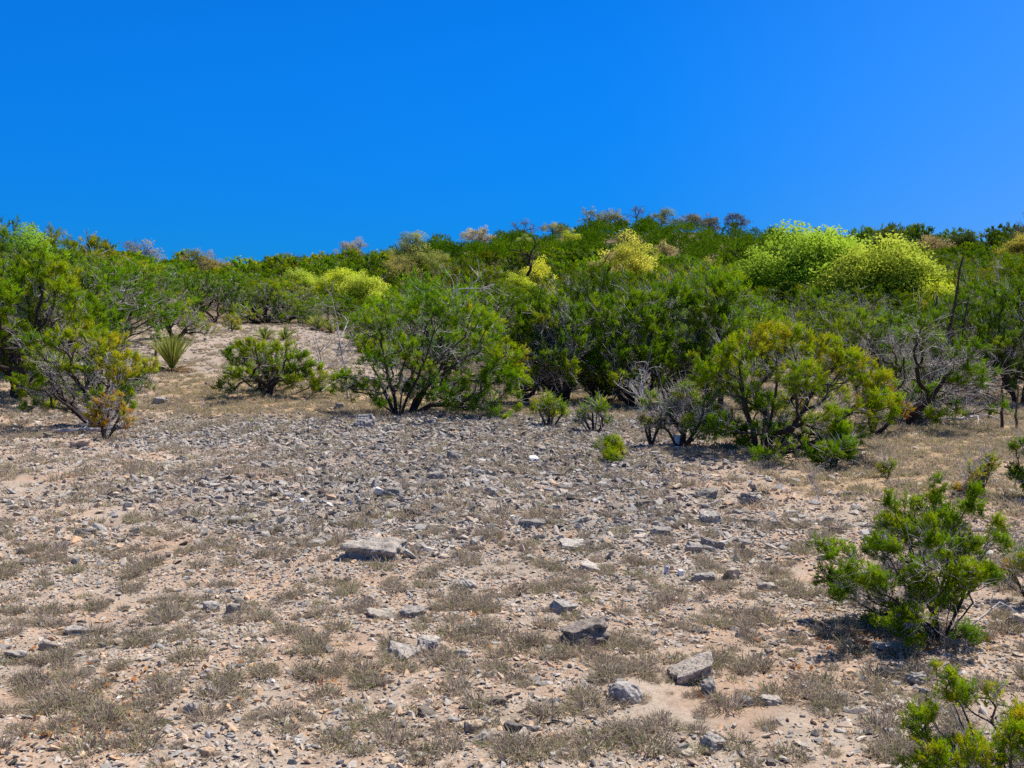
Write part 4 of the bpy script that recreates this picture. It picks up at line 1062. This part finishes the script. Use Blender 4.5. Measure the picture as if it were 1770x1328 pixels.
# ------------------------------------------------------------------ FOREST JUNIPERS (copies)
def proto_juniper(seed, W, H, n_tip, n_bare, spr, slen, per_tip, tint0, seg, low=.08):
    rng = np.random.default_rng(seed)
    L = dome_lobes(rng, W, H, 0, W, 16, low, .17)
    d = juniper_data(seed + 1, L, stems_to(L, rng, 5, H), n_tip, n_bare, spr, slen, per_tip, seg, .0045, tint0, .11, tw_len=.35)
    return make_tree('juniper_tree', d, (0, 0, 0), 'x', 'juniper', 'x')
MIDP = [proto_juniper(700 + 7 * i, 3.6, 2.7, 270, (90, 190, 60, 260, 120, 80)[i], SPRAY_MID, .19, 7, (.40, .44, .36, .42, .48, .34)[i], .26) for i in range(6)]
FARP = [proto_juniper(800 + 7 * i, 3.8, 2.8, 220, (60, 120, 40, 90, 60)[i], SPRAY_FAR, .27, 5, (.36, .42, .33, .40, .38)[i], .35) for i in range(5)]

def forest():
    rng = np.random.default_rng(33)
    pts = []
    def start(u): return np.interp(u, [-300, 0, 200, 262, 560, 640, 700, 1250, 1300, 1450, 1800, 2200], [24, 24, 26, 39, 39, 35, 21.8, 21.5, 20.5, 19.5, 21, 21])
    grid = {}
    tries = 0
    while tries < 46000:
        tries += 1
        u = rng.uniform(-90, 1860); d1 = np.interp(u, _U, _D1)
        y = math.sqrt(rng.uniform(20 ** 2, (d1 + 5) ** 2)) if rng.random() < .7 else rng.uniform(20, d1 + 5)
        if y < start(u): continue
        x = (u - 885) / FPX * y
        rmin = 2.25 + .012 * y
        gx, gy = int(x // 5), int(y // 5); bad = False
        zt = float(terrain(x, y)); hmax = 9.0
        for q in OAKS:
            if y < q[1] + 1 and abs(u - q[0]) < q[3] * .5 + .8 * FPX / y:
                hmax = min(hmax, CAM_H + (550 - (q[2] + max(14, .38 * q[3]))) / FPX * y - zt)
        if hmax < .9: bad = True
        for a in (-1, 0, 1):
            for b in (-1, 0, 1):
                for (px, py) in grid.get((gx + a, gy + b), ()):
                    if (px - x) ** 2 + (py - y) ** 2 < rmin * rmin: bad = True
        if bad: continue
        grid.setdefault((gx, gy), []).append((x, y)); pts.append((x, y, u, hmax))
    pts.sort(key=lambda q: q[1])
    used = set(); far = []
    for i, (x, y, u, hmax) in enumerate(pts):
        sc = rng.uniform(.70, 1.28) * float(np.interp(y, [20, 30, 45, 60, 150], [.94, 1.0, .96, .82, .74])) * (1.16 if u < 640 else (1.06 if u > 1290 else 1.0)); rz = rng.uniform(0, 6.28)
        loc = (x, y, float(terrain(x, y)) - .03)
        g = rng.uniform(.45, 1.2); yv = rng.normal(0, .13)
        g *= float(np.interp(y, [45, 95], [1, .78])); tone = (g * (1 + yv), g, g * (1 - yv * .5), 1)
        zs = sc * rng.uniform(.85, 1.15)
        if zs * 2.7 > hmax: zs = hmax / 2.7; sc = min(sc, zs * 1.5)
        scv = (sc * rng.uniform(.92, 1.15), sc, zs)
        if i >= N_IND: far.append((loc, rz, scv)); continue
        if y < 48:
            src = MIDP[rng.integers(6)]
        else:
            src = FARP[rng.integers(5)]
        side = 'left' if u < 640 else ('middle' if u < 1290 else 'right')
        if y < 48:
            lab = {'left': "green juniper in the thicket on the left slope above the sotols", 'middle': "green juniper in the thick stand behind the front row", 'right': "green juniper in the stand behind the yellow-tinged and leaning junipers"}[side]
            grp = {'left': "junipers of the left slope thicket", 'middle': "junipers of the stand behind the front row", 'right': "junipers of the right hand stand"}[side]
        else:
            lab = {'left': "distant dark juniper under the left part of the skyline", 'middle': "dark juniper on the far hillside below the hilltop", 'right': "distant dark juniper under the right part of the skyline"}[side]
            grp = {'left': "distant junipers under the left skyline", 'middle': "junipers covering the far hillside", 'right': "distant junipers under the right skyline"}[side]
        if src.name in used:
            copy_thing(src, loc, rz, scv, lab, grp, tone)
        else:
            used.add(src.name); src.location = loc; src.rotation_euler = (0, 0, rz); src.scale = scv
            src['label'] = lab; src['group'] = grp
            for c in src.children:
                if 'crown' in c.name: c.color = tone
    for src in MIDP + FARP:
        if src.name not in used:
            for c in list(src.children): bpy.data.objects.remove(c)
            bpy.data.objects.remove(src)
    print("FOREST", len(pts), "far", len(far), "mid", sum(1 for q in pts if q[1] < 48), flush=True)
    if far:
        ch = []
        protos = []
        for q in range(3):
            r2 = np.random.default_rng(850 + q); L = dome_lobes(r2, 3.9, 2.8, 0, 3.9, 13, .16, .18)
            P, k, lt, od = sample_lobes(r2, L, 230)
            ax = norm(od + np.array([0, 0, .4]) + r2.normal(0, .3, (230, 3)))
            cc = scatter(SPRAY_FAR, r2, np.repeat(P, 2, 0) + r2.normal(0, .12, (460, 3)), frames(np.repeat(ax, 2, 0), r2.uniform(0, 6.28, 460)), .42 * r2.uniform(.7, 1.2, 460), .36 + r2.normal(0, .1, 460), .03)
            off = 0; VV, FF, TT = [], [], []
            for V, F, t in [c[:3] for c in cc]: VV.append(V); FF.append(F + off); TT.append(t); off += len(V)
            protos.append((np.concatenate(VV), np.concatenate(FF), np.concatenate(TT) - .36))
        pos = np.array([f[0] for f in far]); n = len(far); rz = np.array([f[1] for f in far]); sc = np.array([f[2] for f in far])
        Rm = frames(np.tile([[0, 0, 1.0]], (n, 1)), rz)
        ch = scatter(protos, rng, pos, Rm, sc, .27 + rng.normal(0, .06, n), .03)
        tag(link('distant_woodland', mesh_np('distant_woodland', ch, M_JUN)), "far juniper woodland blending together up the hillside", "woodland", kind='stuff')
N_IND = 285
forest()

for q, (u, d, vt, w, nt, leafy, colr, lab, th) in enumerate(OAKS):
    p = at_dist(u, d); s = d / FPX
    H = (CAM_H + (550 - vt) * s) - p[2]; W = w * s
    H = max(H, 2.0)
    farq = d > 90
    pl = max(.30, min(.17 * W, .62)) * (.8 if leafy < .7 else 1)
    dat = oak_data(1000 + 3 * q, H, W, nt, PUFF_FAR if farq else PUFF_MID, pl, leafy, 9 if w > 40 else 6, .4 if not farq else .6, .010 if not farq else .016, th, 0, 3 if leafy > .8 else 2)
    make_tree('oak_tree', dat, (p[0], p[1], p[2] - .05), lab, 'oak', None, M_OAK, colr)

# ------------------------------------------------------------------ BARE STEMS, SNAGS AND TWIGS
def branching(seed, pts3, r0, n_br, blen, levels=2, bend=.4, up=.3):
    """one polyline stem with forked dead branches"""
    rng = np.random.default_rng(seed); P0, P1, R0, R1 = [], [], [], []
    def run(pts, ra, rb):
        n = len(pts) - 1
        for i in range(n):
            P0.append(pts[i]); P1.append(pts[i + 1]); R0.append(ra + (rb - ra) * i / n); R1.append(ra + (rb - ra) * (i + 1) / n)
    def sub(p, d, L, r, lv):
        pts = [p]; dd = d
        for i in range(4):
            dd = norm(dd + rng.normal(0, bend * .5, 3) + np.array([0, 0, up * .2])); pts.append(pts[-1] + dd * L / 4)
        run(pts, r, r * .4)
        if lv > 0:
            for i in range(3):
                k = rng.integers(1, 5); sub(pts[k], norm(dd + rng.normal(0, .7, 3)), L * rng.uniform(.35, .6), r * .55, lv - 1)
    pts = [np.array(q, float) for q in pts3]
    fine = []
    for a, b in zip(pts[:-1], pts[1:]):
        for i in range(3): fine.append(a + (b - a) * i / 3 + (rng.normal(0, r0 * .4, 3) if i else 0))
    fine.append(pts[-1]); run(fine, r0, r0 * .45)
    ax = norm(pts[-1] - pts[0])
    for i in range(n_br):
        k = rng.integers(len(fine) // 3, len(fine)); sub(fine[k], norm(ax * .5 + rng.normal(0, .6, 3) + np.array([0, 0, up])), blen * rng.uniform(.5, 1.1), r0 * .45, levels)
    P0, P1, R0, R1 = np.array(P0), np.array(P1), np.array(R0), np.array(R1)
    V, F = tubes(P0, P1, R0, R1, 6)
    return V, F, np.repeat(rng.uniform(.3, 1, len(P0)), 12)
def snag(name, uv, px, r0, nb, blen, label, cat, mat, seed, dark=None, dist=None, levels=2, bend=.4, up=.3):
    p = at(*uv) if dist is None else at_dist(uv[0], dist)
    if dist is not None: v0 = 550 + (CAM_H - p[2]) / dist * FPX
    else: v0 = uv[1]
    s = p[1] / FPX
    pts = [((u - uv[0]) * s, yy, (v0 - v) * s) for u, v, yy in px]
    V, F, t = branching(seed, pts, r0, nb, blen, levels, bend, up)
    if dark is not None: t = np.full(len(V), dark)
    o = link(name, mesh_np(name, [(V, F, t)], mat, True)); o.location = p
    return tag(o, label, cat)
snag('dead_snag', (602,690), [(602,692,0),(598,640,0),(590,600,0),(583,570,0)], .025, 9, .8, "bleached dead snag with crooked bare branches left of the main juniper", 'dead tree', M_DEAD, 41)
snag('dead_shrub', (560,655), [(560,657,0),(556,630,0),(552,600,0)], .02, 16, .8, "grey leafless shrub between the small juniper and the main juniper", 'dead shrub', M_DEAD, 42, levels=2)
snag('dead_snag', (790,700), [(790,700,.5),(790,600,.5),(788,500,.5)], .03, 8, .9, "pale dead treetop sticking out above the main juniper", 'dead tree', M_DEAD, 43, dist=18.5)
snag('dead_shrub', (1112,735), [(1112,735,0),(1110,700,0),(1105,670,0)], .02, 10, .5, "bleached bare twigs standing behind the sparse twiggy shrub", 'dead shrub', M_DEAD, 44)
snag('dead_tree', (1636,600), [(1636,640,0),(1640,570,0),(1650,510,0),(1660,445,0)], .035, 2, .3, "long leaning bare dark trunk at the right", 'dead tree', M_BARK, 45, .05, 18.6, 1)
snag('dead_tree', (1614,600), [(1614,640,0),(1615,570,0),(1617,512,0)], .03, 2, .3, "short upright dead trunk left of the long leaning trunk", 'dead tree', M_BARK, 46, .05, 18.6, 1)
snag('dead_tree', (1668,600), [(1660,620,0),(1665,560,0),(1672,515,0)], .02, 2, .3, "thin bare trunk right of the long leaning trunk", 'dead tree', M_BARK, 47, .05, 18.8, 1)
snag('dead_tree', (912,480), [(912,500,0),(908,482,0),(918,462,0),(912,440,0)], .08, 4, 1.0, "crooked dark bare trunk in front of the vivid yellow oak", 'dead tree', M_BARK, 48, .0, 39, 1, .6)
snag('bare_sapling', (1732,742), [(1732,742,0),(1732,700,0),(1731,660,0)], .025, 0, .1, "thin straight dark stem at the right edge of the clearing", 'stem', M_BARK, 49, .1)
snag('bare_sapling', (1757,745), [(1757,746,0),(1756,705,0),(1757,665,0)], .02, 0, .1, "thin grey stem right of the straight dark stem", 'stem', M_BARK, 50, .4)
snag('bare_sapling', (1711,725), [(1711,727,0),(1709,700,0),(1705,640,0)], .03, 3, .4, "forked slim trunk left of the straight dark stem", 'stem', M_BARK, 51, .15)
snag('bare_twig', (1417,866), [(1417,868,0),(1410,845,0),(1404,822,0)], .006, 7, .22, "dead bare twig standing in the stones below the bright green low juniper", 'twig', M_DEAD, 52)
snag('fallen_branch', (215,752), [(80,748,.1),(130,744,0),(170,742,0),(200,736,0)], .03, 4, .5, "fallen grey branch on the ground below the leaning left juniper", 'branch', M_DEAD, 53, up=0)
snag('fallen_branch', (1600,728), [(1560,726,-.3),(1610,722,-.3),(1665,718,-.2),(1690,720,0)], .03, 8, .6, "dead grey branches lying under the wide grey-twigged juniper", 'branch', M_DEAD, 54, up=.1)
snag('dead_stump', (272,640), [(272,642,0),(270,615,0),(267,580,0)], .05, 1, .3, "dark weathered stump standing beside the large sotol", 'stump', M_DEAD, 55, .0, None, 0)
snag('fallen_branch', (1715,1085), [(1620,1105,-.1),(1680,1068,-.05),(1735,1045,.05)], .008, 3, .15, "thin pale dead branch beside the trunk of the foreground juniper", 'branch', M_DEAD, 56, up=.1)
snag('fallen_branch', (480,672), [(985,700,.6),(1010,694,.4),(1050,690,.3)], .02, 0, .1, "dark fallen limb under the front row", 'branch', M_BARK, 57, .3) if False else None
snag('white_stick', (1495,826), [(1475,828,0),(1490,818,0),(1503,822,0)], .008, 1, .08, "curved pale stick on the tan grass below the bright green low juniper", 'stick', M_DEAD, 58, 1.0, None, 0, .2, 0)

# ------------------------------------------------------------------ SOTOLS AND YUCCAS
def rosette(seed, R, nb, up0, up1, wid, t0, t1, droop=.25):
    rng = np.random.default_rng(seed)
    a = rng.uniform(0, 6.28, nb); el = np.radians(up0 + (up1 - up0) * rng.random(nb) ** (.6 if up0 > 0 else 1.0)); L = R * rng.uniform(.75, 1.1, nb)
    d = np.stack([np.cos(a) * np.cos(el), np.sin(a) * np.cos(el), np.sin(el)], 1)
    hor = np.stack([np.cos(a), np.sin(a), np.zeros(nb)], 1)
    P = d * .04 * R + np.array([0, 0, .06 * R])
    s = norm(np.cross(d, rng.normal(0, 1, (nb, 3)))) * (wid / 2)
    ps = [P]
    for q in (.35, .7, 1.0): ps.append(P + d * L[:, None] * q + (hor * .25 - np.array([0, 0, 1])) * (droop * L * q ** 2.4)[:, None])
    V = np.stack([ps[0] - s, ps[0] + s, ps[1] + s, ps[1] - s, ps[2] + s * .75, ps[2] - s * .75, ps[3]], 1).reshape(-1, 3)
    b = np.arange(nb)[:, None] * 7
    F = np.concatenate([b + np.array(q) for q in ((0, 1, 2), (0, 2, 3), (3, 2, 4), (3, 4, 5), (5, 4, 6))])
    t = np.repeat(rng.uniform(t0, t1, nb), 7)
    return V, F, t
def sotol(name, uv, hpx, label, seed, nb=150, skirt=True, wid=.016, up0=30, t0=.55, t1=1.0, cat='sotol'):
    p = at(*uv); R = hpx * p[1] / FPX
    t = thing(name, label, cat, p)
    link('leaves', mesh_np(name + '_leaves', [rosette(seed, R, nb, up0, 89, wid, t0, t1, .24)], M_SOTOL), t)
    if skirt:
        V, F, tt = rosette(seed + 1, R * .5, nb // 2, -2, 30, wid, .0, .4, .25); V[:, 2] = np.maximum(V[:, 2], .01)
        link('dead_skirt', mesh_np(name + '_skirt', [(V, F, tt)], M_SOTOL), t)
sotol('sotol_plant', (298,645), 80, "large yellow-green sotol with brown dead skirt on the left slope", 71, 330, True, .018, 54, .62, 1.0)
sotol('yucca_plant', (458,588), 30, "left one of the twin green yuccas above the small round juniper", 72, 80, True, .025, 15, .5, .85, 'yucca')
sotol('yucca_plant', (493,588), 30, "right one of the twin green yuccas, more evenly fanned out", 73, 80, True, .025, 10, .55, .9, 'yucca')
for q, (u, v, h) in enumerate(((550,572,34),(572,576,30),(596,572,34),(618,578,28))):
    sotol('sotol_plant', (u, v), h, ("leftmost sotol of the yellowish row on the slope behind the small juniper", "second sotol from the left in the yellowish row on the slope", "third sotol from the left in the yellowish row, reaching highest", "rightmost sotol of the yellowish row beside the main juniper")[q], 74 + q, 90, True, .03, 35, .6, 1.0)
